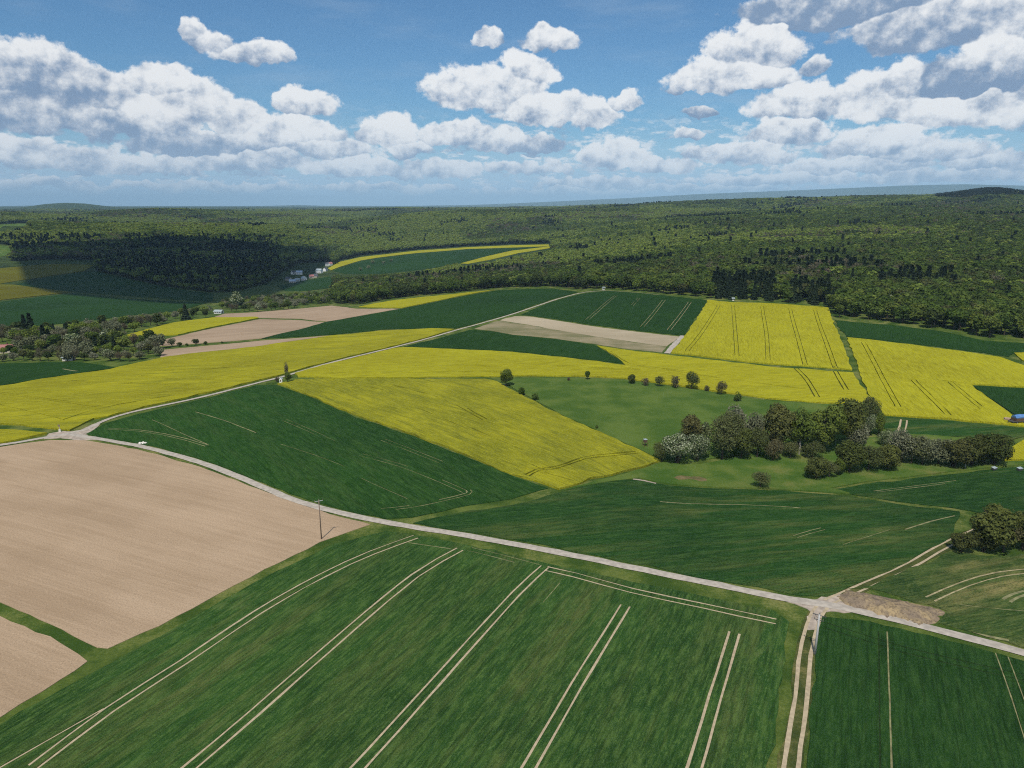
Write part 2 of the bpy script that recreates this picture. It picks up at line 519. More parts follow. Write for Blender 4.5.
def sheet(name, poly, lift, mat, step, strips=(), strip_mat=None, wall=True, holes=(), rough=0.0, kind='stuff', edge=0.0):
    """a crop or soil sheet draped on the terrain; the strips are wheel tracks cut through it down to the soil"""
    poly = np.asarray(poly, float)
    b = resample(poly, step)
    if edge:
        s = np.cumsum(np.ones(len(b)))
        b = b + normals2(b) * (edge * (np.sin(s * 0.9) * 0.4 + RNG.standard_normal(len(b)) * 0.6))[:, None]
    x0, y0 = b.min(0); x1, y1 = b.max(0)
    gx, gy = np.meshgrid(np.arange(x0 + step / 2, x1, step), np.arange(y0 + step / 2, y1, step))
    g = np.stack([gx.ravel(), gy.ravel()], -1)
    g = g + RNG.uniform(-0.2, 0.2, g.shape) * step
    g = g[inside(b, g)]
    if len(g):
        bb = b[::1]
        keep = np.ones(len(g), bool)
        for c0 in range(0, len(g), 4000):
            dd = np.min(np.linalg.norm(g[c0:c0 + 4000, None] - bb[None], axis=-1), axis=1)
            keep[c0:c0 + 4000] = dd > step * 0.45
        g = g[keep]
    if area2(b) < 0: b = b[::-1]
    vs = [tuple(p) for p in b]; faces = [list(range(len(b)))]
    owner = {}
    for si, rut in enumerate(strips):
        for c in rut['polys']:
            if area2(c) < 0: c = c[::-1]
            if len(g):
                lo, hi = c.min(0) - 1, c.max(0) + 1
                m = ((g > lo) & (g < hi)).all(1)
                if m.any():
                    idx = np.where(m)[0]
                    g = np.delete(g, idx[inside(c, g[idx])], 0)
            k = len(vs); vs += [tuple(p) for p in c]
            owner[len(faces)] = si
            faces.append(list(range(k, k + len(c))))
    vs += [tuple(p) for p in g]
    org = np.array([x0, y0])
    r = delaunay_2d_cdt([Vector((float(p[0] - x0), float(p[1] - y0))) for p in vs], [], faces, 1, 1e-3, True)
    V = np.array([(v.x, v.y) for v in r[0]]) + org
    Z = H(V[:, 0], V[:, 1])
    if rough: zr = RNG.uniform(-rough, rough, len(V))
    else: zr = np.zeros(len(V))
    top, tracks = [], {}
    for f, of in zip(r[2], r[5]):
        if 0 not in of: continue
        o = [owner[k] for k in of if k in owner]
        f = list(f)
        a, b2, c2 = V[f[0]], V[f[1]], V[f[2]]
        if (b2[0] - a[0]) * (c2[1] - a[1]) - (b2[1] - a[1]) * (c2[0] - a[0]) < 0: f = f[::-1]
        if o: tracks.setdefault(o[0], []).append(f)
        else: top.append(f)
    used = sorted({i for f in top for i in f}); mp = {i: k for k, i in enumerate(used)}
    vv = [(V[i, 0], V[i, 1], Z[i] + lift + zr[i]) for i in used]
    ff = [[mp[i] for i in f] for f in top]
    nt = len(ff)
    if wall:
        edges = {}
        for f in ff:
            for a, c in zip(f, f[1:] + f[:1]): edges[(a, c)] = 1
        low = {}
        for (a, c) in list(edges):
            if (c, a) not in edges:
                for k in (a, c):
                    if k not in low:
                        low[k] = len(vv); i = used[k]
                        vv.append((V[i, 0], V[i, 1], Z[i] - 0.12)); vv.append(vv[k])
                ff.append([low[a] + 1, low[a], low[c], low[c] + 1])
    o = link_mesh(name, vv, ff, mat)
    sm = np.zeros(len(ff), bool); sm[:nt] = True
    o.data.polygons.foreach_set("use_smooth", sm)
    for si, fl in tracks.items():
        u = sorted({i for f in fl for i in f}); m2 = {i: k for k, i in enumerate(u)}
        link_mesh("wheel_track", [(V[i, 0], V[i, 1], Z[i] + strips[si].get('z', 0.02)) for i in u], [[m2[i] for i in f] for f in fl],
                  strips[si].get('mat') or strip_mat, o)
    return o


def ruts(px, gauge=1.85, width=0.42, mat=None, z=0.09, broken=0.0, step=5.0, wob=0.18):
    """a pair of wheel marks (or a single one, gauge 0) along a line of picture points"""
    c = spline(ground(px), step)
    if len(px) == 2: c = resample(ground(px), step, False)
    n = normals2(c)
    lines = [c] if gauge == 0 else [c + n * gauge / 2, c - n * gauge / 2]
    polys = []
    for l in lines:
        if broken:
            i = 0
            while i < len(l) - 2:
                k = int(RNG.integers(3, 9)); seg = l[i:i + k + 1]
                if len(seg) > 2 and RNG.random() > broken: polys.append(ribbon_poly(seg, width, wob))
                i += k + int(RNG.integers(1, 3))
        else:
            polys.append(ribbon_poly(l, width, wob))
    return dict(polys=polys, mat=mat, z=z)


NF = [0]


def field(name, label, category, px, lift, mat, step, strips=(), strip_mat=None, kind='stuff', rough=0.0, edge=0.0):
    NF[0] += 1
    o = sheet(name, ground(px), lift + 0.0045 * NF[0] * (1 if lift > 0.1 else 0.6), mat, step, strips, strip_mat, True, (), rough, kind, edge)
    return tag(o, label, category, kind=kind)


# ------------------------------------------------------------------ near fields
T = M_TRACK
near_tracks = [
    ruts([(33, 767.5), (110, 710), (185, 661.5), (258, 612.5), (322, 576), (372, 553), (416, 537)], 1.75, 0.40, T),
    ruts([(-12, 775), (55, 737), (104, 709)], 0, 0.34, T),
    ruts([(150, 800), (190, 768), (256, 712), (330, 647), (415, 576), (460, 549.5)], 1.8, 0.40, T),
    ruts([(335, 793), (358.5, 768), (420, 700), (516, 594), (545, 567)], 1.8, 0.40, T),
    ruts([(508, 800), (529, 768), (577, 685), (625.5, 606)], 1.8, 0.40, T),
    ruts([(684, 800), (694.5, 768), (715, 698), (734.5, 633)], 1.8, 0.40, T),
    ruts([(470, 549.5), (497, 556), (538, 567)], 1.7, 0.28, M_TRACK_DIM, broken=0.05),
    ruts([(546, 569), (575, 575.5), (632, 591), (704, 606.5), (776, 622)], 1.7, 0.42, T),
    ruts([(410, 541.5), (430, 544.5), (452, 547.5)], 1.6, 0.32, M_TRACK_DIM, broken=0.2),
    ruts([(543, 603), (560, 583)], 0, 0.18, M_TRACK_DIM, broken=0.2),
]
field("wheat_field", "large dark green wheat field in the foreground with curved pairs of pale wheel tracks", "wheat field",
      [(-160, 812), (-60, 757), (0, 725), (95, 671), (160, 637), (256, 582), (330, 546), (385, 531), (430, 538), (470, 546), (540, 562), (660, 588),
       (720, 600), (774, 611), (789, 622), (783, 660), (778, 700), (770, 768), (764, 830), (300, 850)],
      0.15, M_WHEAT_NEAR, 3.0, near_tracks, T, rough=0.05, edge=0.35)
corner_tracks = [
    ruts([(878.5, 632), (879.3, 700), (880, 768), (880.5, 800)], 0, 0.24, M_TRACK_DARK),
    ruts([(887, 632), (889.5, 700), (891.5, 768), (892, 800)], 0, 0.26, M_TRACK_DIM),
    ruts([(1000, 651), (1018, 700), (1034, 748)], 1.75, 0.22, M_TRACK_DIM, broken=0.1),
    ruts([(826, 626), (902, 650), (1000, 673), (1050, 684)], 1.8, 0.34, M_TRACK_DARK),
]
field("wheat_field", "dense dark green wheat field in the near right corner beyond the rutted dirt track", "wheat field",
      [(822, 617), (870, 623), (930, 636), (1024, 662), (1120, 690), (1180, 800), (1000, 850), (804, 840), (806, 768), (811, 700), (816, 660)],
      0.17, M_WHEAT_CORNER, 3.0, corner_tracks, M_TRACK_DIM, rough=0.05, edge=0.3)
mid_tracks = [
    ruts([(261, 462), (320, 485), (376, 507)], 0, 0.34, M_TRACK_DIM, broken=0.05),
    ruts([(278, 445), (312, 456), (343, 468), (375, 483), (410, 498)], 1.7, 0.24, M_TRACK_DIM, broken=0.15),
    ruts([(284, 420), (308, 430), (333, 442)], 1.7, 0.24, M_TRACK_DIM, broken=0.1),
    ruts([(383, 440), (412, 451), (441, 462.5)], 1.7, 0.24, M_TRACK_DIM, broken=0.1),
    ruts([(361, 455), (384, 461), (406, 467.5), (440, 481), (465, 492)], 1.7, 0.24, M_TRACK_DIM, broken=0.1),
    ruts([(468, 490.5), (468, 494), (440, 501), (410, 507), (381, 510)], 1.3, 0.36, M_TRACK_DIM, broken=0.05),
    ruts([(107, 429), (140, 431), (175, 437), (207, 446)], 1.3, 0.45, M_TRACK_DIM),
    ruts([(152, 420), (168, 427), (185, 435), (225, 452)], 0, 0.34, M_TRACK_DIM, broken=0.1),
    ruts([(195, 412), (225, 421), (256, 433)], 0, 0.5, M_TRACK_DIM, broken=0.3),
]
field("wheat_field", "dark green wheat field between the curving farm road and the yellow triangle", "wheat field",
      [(86, 434.5), (107, 423.5), (135, 415), (200, 400), (256, 385.5), (276, 385), (306, 395.5), (356, 417.5), (431, 443.5), (512, 475.5), (547, 488.5),
       (512, 499), (470, 505), (413, 518), (385, 518), (340, 509.5), (290, 494), (240, 474), (200, 459), (150, 445.5), (110, 439.5)],
      0.15, M_WHEAT_MID, 4.0, mid_tracks, M_TRACK_DIM, rough=0.04, edge=0.3)
centre_tracks = [
    ruts([(795, 537), (808, 533), (823, 529)], 1.2, 0.28, M_TRACK_DIM),
    ruts([(843, 545), (866, 537.5), (890, 530)], 0, 0.26, M_TRACK_DIM, broken=0.3),
    ruts([(660, 502), (690, 504), (740, 505), (800, 508)], 0, 0.6, M_TRACK_DIM, broken=0.4),
    ruts([(905, 530), (930, 522), (955, 516)], 0, 0.5, M_TRACK_DIM, broken=0.3),
]
field("wheat_field", "wide blue green wheat field lying along the far side of the farm road", "wheat field",
      [(413, 523.5), (470, 511), (512, 506), (560, 493), (612, 479.5), (637, 480), (670, 486), (768, 490), (843, 496), (908, 506), (960, 512), (955, 528),
       (945, 541), (908, 562), (868, 581), (826, 597), (800, 596), (720, 581.5), (600, 556.5), (540, 544.5), (470, 532), (430, 527)],
      0.14, M_WHEAT_CENTRE, 4.0, centre_tracks, M_TRACK_DIM, rough=0.04, edge=0.4)
field("wheat_field", "green wheat strip below the dark bramble thicket at the right edge", "wheat field",
      [(832, 490), (870, 484), (920, 478), (980, 471), (1040, 465), (1120, 462), (1140, 500), (1060, 530), (1010, 522), (968, 510), (908, 503), (860, 496)],
      0.14, M_WHEAT_CENTRE, 4.0, [ruts([(875, 492), (915, 487), (958, 481.5)], 1.2, 0.45, M_TRACK_DIM, broken=0.05)], M_TRACK_DIM, rough=0.04, edge=0.4)
patchy_tracks = [
    ruts([(930, 599.5), (966, 584), (998, 575), (1026, 571.5), (1060, 569)], 1.7, 0.38, M_TRACK_SOFT),
    ruts([(944, 607), (975, 615), (1026, 626), (1060, 632)], 1.6, 0.7, M_TRACK_DIM, broken=0.08),
    ruts([(964, 632), (990, 637), (1030, 645)], 0, 0.9, M_TRACK_DIM, broken=0.2),
    ruts([(1006, 601), (1016, 596), (1040, 589)], 1.2, 0.7, M_TRACK_DIM, broken=0.1),
    ruts([(960, 605), (985, 608), (1030, 612)], 0, 0.26, M_TRACK_DIM, broken=0.3),
]
field("young_crop_field", "patchy green field streaked with straw yellow beside the bare soil heap", "crop field",
      [(846, 589), (872, 586), (912, 568.5), (950, 553), (1000, 556), (1060, 552), (1120, 560), (1120, 682), (1060, 660), (1020, 646), (970, 632), (935, 623), (945, 611), (900, 597), (870, 590)],
      0.12, M_PATCHY, 3.5, patchy_tracks, M_TRACK_DIM, rough=0.04, edge=0.5)
field("bare_field", "large pale brown harrowed field on the left inside the bend of the farm road", "ploughed field",
      [(-220, 461), (-100, 454), (0, 447), (50, 440), (85, 440.5), (115, 445), (150, 452.5), (200, 467), (250, 486), (300, 504.5), (340, 517), (370, 524.5),
       (320, 542), (250, 577), (160, 625.5), (108, 648.5), (98, 647), (50, 624), (0, 602), (-120, 552)],
      0.03, M_SOIL, 4.0, kind='structure', edge=0.25)
field("bare_field", "small pale brown bare field in the lower left corner below a grass strip", "ploughed field",
      [(-140, 562), (0, 616), (50, 637), (89, 661), (60, 680), (0, 716), (-80, 762), (-220, 760)],
      0.03, M_SOIL, 4.0, kind='structure', edge=0.25)

# ------------------------------------------------------------------ yellow fields
G = M_TRACK_GREEN
field("rapeseed_field", "long yellow rapeseed field along the upper side of the farm road on the left", "rapeseed field",
      [(-160, 406), (0, 387), (55, 378), (110, 370), (165, 357.5), (256, 347.3), (331, 336.3), (381, 331.3), (431, 329), (455, 329.3), (391, 347), (330, 361.5),
       (284, 374.5), (262, 380), (200, 395), (130, 411), (95, 419.5), (70, 430.5), (40, 428), (0, 424), (-160, 416)],
      0.5, M_RAPE_LEFT, 6.0,
      [ruts([(-20, 403), (0, 406), (30, 412.5), (62, 420.5)], 0, 0.45, G), ruts([(63, 421), (90, 412), (120, 405.5), (175, 396)], 0, 0.45, G),
       ruts([(70, 382), (120, 384), (190, 386)], 1.8, 0.4, G), ruts([(0, 394), (60, 402), (100, 408)], 1.8, 0.4, G),
       ruts([(150, 371), (210, 369.5), (290, 362)], 1.8, 0.45, G), ruts([(140, 377), (200, 380), (240, 379)], 1.8, 0.5, G)], G, rough=0.12, edge=0.6)
field("rapeseed_field", "small yellow rapeseed wedge at the left edge above the large bare field", "rapeseed field",
      [(-120, 424), (0, 430), (48, 434), (30, 438.5), (0, 444), (-120, 452)], 0.48, M_RAPE_LEFT, 6.0, rough=0.12, edge=0.5)
field("rapeseed_field", "broad yellow rapeseed band crossing the middle below the brown stubble field", "rapeseed field",
      [(298, 377.3), (294, 374), (330, 364.5), (393, 349), (403, 347.8), (450, 349.8), (512, 352.8), (562, 358), (625, 366), (616, 357), (597, 346.3), (620, 349.8), (664, 355.5),
       (768, 367.5), (853, 373.5), (866, 395), (880, 403), (830, 404), (768, 399), (687, 387.5), (624, 379), (582, 376.5), (512, 376.5), (470, 377), (400, 378.2), (340, 378.6)],
      0.5, M_RAPE_MID, 6.0,
      [ruts([(610, 352), (625, 362), (640, 367), (690, 372.5)], 0, 0.45, G), ruts([(640, 366), (700, 376), (793, 388.5), (862, 396.5)], 0, 0.45, G),
       ruts([(450, 366), (560, 367), (640, 371)], 1.8, 0.45, G), ruts([(330, 374), (420, 373.5), (500, 372)], 1.8, 0.4, G),
       ruts([(793, 366.5), (806, 380), (817, 398)], 1.8, 0.5, G), ruts([(835, 372), (846, 391)], 1.8, 0.5, G)], G, rough=0.12, edge=0.6)
field("rapeseed_field", "yellow green rapeseed triangle pointing down between dark wheat and pasture", "rapeseed field",
      [(277, 384.3), (298, 380), (406, 379.8), (486, 379.5), (497, 382.5), (512, 391), (562, 417), (624, 445), (662, 461.5), (612, 475.5), (558, 489), (512, 475), (431, 442), (356, 415.8), (306, 394.5)],
      0.48, M_RAPE_TRI, 4.5,
      [ruts([(527, 477), (538, 471.5), (550, 470), (567, 466), (584, 459.5), (610, 456.5), (637, 453.5)], 1.3, 0.7, G), ruts([(532, 466), (545, 471), (560, 470)], 0, 0.7, G),
       ruts([(544, 474), (558, 478), (574, 482)], 0, 0.45, G), ruts([(300, 383), (320, 386.5), (345, 390)], 0, 0.45, G), ruts([(395, 386), (440, 398), (485, 421)], 1.8, 0.5, G, broken=0.3),
       ruts([(355, 385), (385, 391), (410, 400)], 1.8, 0.5, G, broken=0.3), ruts([(420, 409), (470, 430), (520, 452)], 1.8, 0.4, G, broken=0.4)], G, rough=0.14, edge=0.5)
field("rapeseed_field", "bright yellow rapeseed field with dark wheel tracks running up to the dark spruces", "rapeseed field",
      [(708, 300.5), (732, 303), (768, 303.7), (828, 308), (852, 370.5), (810, 367), (768, 364.5), (715, 358.7), (671, 353.5), (685, 337)],
      0.55, M_RAPE_TALL, 6.0,
      [ruts([(719, 305.5), (704, 330), (687, 352)], 2.0, 0.32, G), ruts([(733, 306), (735, 332), (737, 357)], 2.0, 0.32, G), ruts([(762, 307), (766, 332), (768, 361)], 2.0, 0.30, G),
       ruts([(790, 309), (797, 336), (805, 366)], 2.0, 0.30, G), ruts([(815, 311), (824, 338), (835, 369)], 2.0, 0.30, G), ruts([(719, 305.8), (733, 305.2)], 2.0, 0.30, G)], G, rough=0.12, edge=0.5)
field("rapeseed_field", "yellow rapeseed field on the right tapering to a point beside the thicket", "rapeseed field",
      [(847, 338), (900, 344), (960, 352), (1000, 358), (1040, 372), (1110, 392), (1110, 400), (1024, 387.5), (970, 384.7), (985, 397), (1015, 418), (1026, 427), (1000, 425), (950, 420), (883, 415.5), (867, 392)],
      0.5, M_RAPE_TALL, 6.0,
      [ruts([(863, 343), (878, 371), (898, 408)], 2.0, 0.30, G), ruts([(913, 381), (930, 398), (948, 416)], 2.0, 0.30, G), ruts([(950, 383), (970, 400), (993, 419)], 2.0, 0.30, G, broken=0.15),
       ruts([(860, 373.5), (915, 378), (966, 384.5)], 0, 0.45, G)], G, rough=0.12, edge=0.5)
field("rapeseed_field", "yellow rapeseed corner reaching in at the right edge under the forest", "rapeseed field",
      [(1014, 353.5), (1060, 352), (1110, 360), (1110, 382), (1040, 368), (1022, 361)], 0.48, M_RAPE_TALL, 6.0, rough=0.1)
field("rapeseed_field", "small yellow rapeseed patch right of the dark bramble thicket", "rapeseed field",
      [(1004, 461), (1012, 448), (1030, 437), (1090, 430), (1090, 459), (1040, 460)], 0.48, M_RAPE_TALL, 5.0, rough=0.1)
field("rapeseed_field", "thin yellow rapeseed sliver on the crest in front of the middle wood", "rapeseed field",
      [(358, 307.2), (391, 301), (420, 297.8), (456, 294.2), (494, 290.3), (444, 299.8), (402, 308.3)], 0.5, M_RAPE_MID, 7.0, rough=0.1, edge=0.5)
field("rapeseed_field", "narrow yellow rapeseed strip below the orchard trees in the left valley", "rapeseed field",
      [(124, 336.3), (150, 329), (175, 322.8), (213, 318), (256, 317.2), (259, 318.5), (215, 327), (178, 335.2), (150, 336.3)], 0.48, M_RAPE_MID, 7.0, rough=0.1, edge=0.5)
field("rapeseed_field", "long thin yellow rapeseed arc along the crest of the far hill field", "rapeseed field",
      [(328, 268.5), (340, 262), (361, 257.3), (418, 250.7), (468, 247.2), (512, 245.4), (549, 244.6), (549, 246.3), (512, 247.6), (468, 249), (418, 253), (380, 257.5), (361, 260.6), (340, 267), (331, 270.5)],
      0.55, M_RAPE_MID, 12.0, rough=0.1)
field("rapeseed_field", "yellow rapeseed strip slanting across the far hill towards the forest", "rapeseed field",
      [(461, 263.5), (487, 256.5), (512, 250.8), (549, 246.6), (551, 248), (520, 253), (490, 260), (468, 264)], 0.55, M_RAPE_MID, 12.0, rough=0.1)
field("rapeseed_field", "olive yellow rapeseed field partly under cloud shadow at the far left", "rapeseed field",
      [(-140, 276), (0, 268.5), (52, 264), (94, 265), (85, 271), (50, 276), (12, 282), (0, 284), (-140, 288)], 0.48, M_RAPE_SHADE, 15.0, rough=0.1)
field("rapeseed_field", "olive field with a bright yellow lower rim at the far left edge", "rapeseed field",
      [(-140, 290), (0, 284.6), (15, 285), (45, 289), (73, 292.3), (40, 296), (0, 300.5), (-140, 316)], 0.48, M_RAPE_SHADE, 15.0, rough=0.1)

# ------------------------------------------------------------------ middle distance fields
field("wheat_field", "long dark green wheat slope stretching up to the middle wood beside the brown fields", "wheat field",
      [(262, 339), (326, 322), (401, 309), (443, 300.5), (498, 290.5), (549, 288.5), (578, 292), (540, 303.5), (510, 314), (478, 323), (456, 328.6), (431, 328), (381, 329.8), (331, 334.8)],
      0.16, M_WHEAT_FAR, 8.0, rough=0.04, edge=0.5)
field("wheat_field", "dark green wheat wedge pointing left between the road and the yellow band", "wheat field",
      [(404, 346.6), (470, 330.2), (490, 331.2), (512, 335.2), (555, 339.2), (594, 345), (610, 354), (625, 364), (590, 360.3), (562, 356.5), (512, 351.3), (450, 348.5)],
      0.16, M_WHEAT_FAR, 7.0, rough=0.04, edge=0.4)
slope_tracks = [ruts([(616, 295.5), (602, 307), (587, 320)], 2.2, 0.5, M_TRACK_DIM), ruts([(639, 298), (632, 306)], 2.0, 0.4, M_TRACK_DIM, broken=0.3),
                ruts([(664, 300), (654, 313), (642, 327)], 2.2, 0.5, M_TRACK_DIM), ruts([(690, 302), (680, 316), (669, 330)], 2.2, 0.4, M_TRACK_SOFT),
                ruts([(702, 304), (694, 316)], 0, 0.7, M_TRACK_DIM, broken=0.2)]
field("wheat_field", "dark green wheat slope with faint pale tracks directly below the forest edge", "wheat field",
      [(521, 315), (549, 303), (582, 294), (607, 291), (652, 294.5), (707, 300.5), (684, 336), (662, 333.5), (590, 324.5)],
      0.16, M_WHEAT_FAR, 6.0, slope_tracks, M_TRACK_DIM, rough=0.04, edge=0.4)
field("stubble_field", "pale beige stubble strip running down to a short white track", "stubble field",
      [(505, 318.5), (515, 316.3), (529, 316.8), (590, 326), (662, 334.7), (680, 336.8), (667, 346.5), (640, 343), (590, 335.5), (545, 328), (500, 320.5)],
      0.05, M_STUBBLE, 6.0, kind='structure', edge=0.4)
field("stubble_field", "weedy brown stubble strip between the beige strip and the yellow band", "stubble field",
      [(474, 328.8), (498, 321), (545, 328.3), (590, 335.9), (640, 343.4), (666, 347), (662, 352.5), (630, 349.5), (594, 344), (555, 338.6), (512, 334.6), (490, 330.6)],
      0.04, M_STUBBLE_GREEN, 6.0, kind='structure', edge=0.4)
field("wheat_field", "dark green strip squeezed between the forest and the right yellow field", "wheat field",
      [(835, 320.5), (893, 325.5), (943, 332), (983, 341), (1024, 343.5), (1110, 348), (1110, 351), (1016, 352.5), (1009, 357), (943, 347.5), (847, 336.8), (840, 330)],
      0.16, M_WHEAT_FAR, 7.0, rough=0.04, edge=0.5)
field("wheat_field", "dark green triangle of wheat at the right edge above the blue trailer", "wheat field",
      [(972, 386), (1024, 389), (1110, 402), (1110, 424), (1028, 424), (1016, 416), (986, 396)], 0.16, M_WHEAT_FAR, 6.0, rough=0.04)
field("wheat_field", "dark green wheat patch behind the bushes below the right yellow field", "wheat field",
      [(884, 417), (950, 421.5), (1000, 426.5), (1024, 429), (1050, 430), (1012, 440), (960, 437), (900, 434), (882, 428)], 0.14, M_WHEAT_CENTRE, 5.0,
      [ruts([(904, 420), (903, 426), (901, 432)], 2.0, 0.6, M_TRACK)], M_TRACK, rough=0.04)
field("wheat_field", "dark green wheat wedge at the left edge below the valley trees", "wheat field",
      [(-140, 365), (0, 364), (79, 362.5), (104, 366), (116, 368), (55, 377), (0, 386), (-140, 404)], 0.16, M_WHEAT_FAR, 6.0,
      [ruts([(62, 369), (70, 370.5), (78, 371.5)], 0, 1.6, M_TRACK_DIM)], M_TRACK_DIM, rough=0.04)
field("bare_field", "pinkish ploughed field above the narrow yellow strip", "ploughed field",
      [(214, 317), (225, 313.8), (256, 312.2), (292, 309.3), (331, 305.8), (356, 308.8), (400, 308.8), (370, 314), (327, 321.6), (300, 318.9), (262, 318)], 0.04, M_SOIL_FAR, 8.0, kind='structure', edge=0.5)
field("bare_field", "pinkish ploughed field below the narrow yellow strip and hedge bushes", "ploughed field",
      [(143, 347), (165, 339.5), (179, 336), (215, 328), (260, 319.2), (300, 320.2), (326, 322.4), (261, 338.6), (235, 341), (176, 345.3)], 0.04, M_SOIL_FAR, 8.0, kind='structure', edge=0.5)
field("bare_field", "thin pink ploughed sliver bordering the long yellow field", "ploughed field",
      [(160, 357.6), (163, 350), (200, 346.5), (240, 343), (262, 340.8), (331, 335.6), (256, 346.6), (200, 352.5)], 0.04, M_SOIL_FAR, 8.0, kind='structure', edge=0.3)
field("wheat_field", "blue green wheat field in the sunlit part of the left valley", "wheat field",
      [(-140, 318), (0, 302), (40, 297), (75, 293.3), (120, 298.5), (207, 303), (180, 311), (120, 317), (60, 324), (0, 330), (-140, 338)], 0.16, M_WHEAT_FAR, 12.0, rough=0.03)
field("wheat_field", "shaded wheat field lying under the cloud shadow beside the dark wood", "wheat field",
      [(16, 284.3), (50, 277), (84, 272), (98, 271.5), (140, 281.5), (180, 289.5), (214, 294), (212, 302), (150, 297.5), (75, 292)], 0.16, M_WHEAT_FAR, 12.0, rough=0.03)
field("wheat_field", "green field on the far hill inside the yellow arc", "wheat field",
      [(333, 271), (342, 267.5), (361, 261.2), (380, 258), (418, 253.5), (468, 249.4), (512, 248), (545, 247), (512, 250.4), (487, 256), (461, 263), (420, 270), (380, 274), (345, 274)], 0.16, M_WHEAT_FAR, 14.0, rough=0.03)
field("wheat_field", "small green field just below the village houses", "wheat field",
      [(278, 286), (295, 282), (312, 279.5), (330, 276.5), (334, 279), (329, 288), (307, 291), (285, 291)], 0.16, M_WHEAT_FAR, 12.0, rough=0.03)
field("far_meadow", "pale green clearing in the woods at the far left edge", "meadow", [(-60, 246), (0, 245.5), (13, 247), (9, 255), (0, 257), (-60, 258)], 0.3, M_PASTURE, 20.0)
field("far_meadow", "thin pale green clearing below the blue hill at the far left", "meadow", [(-60, 225.5), (0, 224.8), (30, 223.6), (24, 226), (0, 229), (-60, 231)], 0.3, M_PASTURE, 25.0)

# ------------------------------------------------------------------ grassland
field("pasture", "rough green pasture sloping from the bush row down to the scrub", "pasture",
      [(505, 382), (516, 378.5), (582, 378), (624, 380.7), (687, 389), (768, 401), (840, 406), (868, 399), (880, 416), (880, 432), (840, 440), (760, 450), (690, 462), (664, 461), (626, 444.5), (564, 416.5), (516, 390.5)],
      0.12, M_PASTURE, 6.0, rough=0.06, edge=0.3)
field("meadow", "light green meadow strip with a reddish bare patch in front of the scrub", "meadow",
      [(560, 492), (612, 478), (663, 463), (700, 465), (760, 452), (840, 442), (900, 434), (1000, 441), (1003, 462), (1040, 463), (920, 475.5), (868, 482), (830, 488.5), (850, 494), (768, 489), (672, 485), (640, 478.5)],
      0.12, M_MEADOW, 5.0, rough=0.06, edge=0.3)

tag(sheet("bare_patch", ground([(668, 479), (678, 476.3), (690, 474.5), (712, 473), (728, 476), (722, 480), (700, 481.5), (680, 481)]), 0.30, M_BARE_PATCH, 2.0, edge=0.6), "reddish brown bare patch on the meadow in front of the white hawthorns", "bare patch", kind="structure")

# ------------------------------------------------------------------ roads and tracks
def ribbon(name, px, width, lift, mat, step=3.0, wob=0.08, parent=None, offset=0.0):
    c = spline(ground(px), step)
    if offset: c = c + normals2(c) * offset
    n = normals2(c); k = len(c)
    w1 = width / 2 * (1 + wob * RNG.standard_normal(k).clip(-2, 2)); w2 = width / 2 * (1 + wob * RNG.standard_normal(k).clip(-2, 2))
    v = []
    for s in (-1.0, -0.5, 0.0, 0.5, 1.0):
        ww = np.where(s < 0, w1, w2) * s
        p = c + n * ww[:, None]
        crown = 0.06 * (1 - s * s) if offset == 0 else 0.0
        v.append(np.column_stack([p, H(p[:, 0], p[:, 1]) + lift + crown]))
    v = np.vstack(v)
    f = [(s * k + i, s * k + i + 1, (s + 1) * k + i + 1, (s + 1) * k + i) for s in range(4) for i in range(k - 1)]
    return link_mesh(name, v, f, mat, parent, smooth=True)


def rutted(name, label, px, gauge, width, lift=0.07, mat=None):
    o = ribbon(name, px, gauge + width + 0.9, lift - 0.035, M_VERGE_DRY, 3.0, 0.12, None, 1e-6)
    tag(o, label, "dirt track", kind="structure")
    for s in (-1, 1):
        ribbon("wheel_rut", px, width, lift, mat or M_TRACK, 3.0, 0.13, o, s * gauge / 2)
    return o


M_VERGE_DRY = grass_mat("dry track grass", (0.055, 0.075, 0.020), (0.115, 0.125, 0.034), (0.28, 0.23, 0.09), 0.6, 5)
RD = [(-200, 463), (-80, 452), (0, 445), (40, 438.5), (66, 434.5), (86, 436.8), (115, 441.8), (150, 448.5), (200, 462.5), (240, 477.5), (290, 498.5), (340, 513), (380, 521.3), (420, 528.3), (470, 536.3), (540, 549),
      (600, 561), (660, 573.5), (720, 585.5), (790, 599.5), (825, 604.5), (870, 613.5), (920, 625.5), (970, 638.5), (1026, 653.5), (1120, 680)]
tag(ribbon("farm_road", RD, 2.3, 0.09, M_ROAD), "pale farm road winding from the left edge past both crossings to the right edge", "road", kind="structure")
tag(ribbon("farm_road", [(62, 434.5), (85, 430), (100, 422.5), (130, 412.7), (200, 397.5), (262, 381.8), (286, 375.8), (330, 363), (392, 347.8), (456, 330.3), (480, 323.7), (511, 314.6), (545, 303.2), (580, 293.2), (606, 290.4)], 2.0, 0.10, M_ROAD, 4.0),
    "pale farm road climbing from the left crossing past the white shrine to the forest", "road", kind="structure")
tag(ribbon("gravel_path", [(667, 353.5), (674, 345), (683, 335.8)], 3.2, 0.10, M_ROAD, 3.0), "short white gravel path beside the tall yellow field", "path", kind="structure")
tag(ribbon("gravel_path", [(607, 290.5), (640, 293), (680, 297.5), (706, 300.2)], 2.2, 0.08, M_TRACK_DIM, 5.0), "faint pale path along the forest edge above the wheat slope", "path", kind="structure")
tag(ribbon("grass_path", [(633, 479.5), (645, 481.3), (656, 484)], 1.2, 0.14, M_APRON, 2.5), "short pale strip of gravel at the meadow corner", "path", kind="structure")
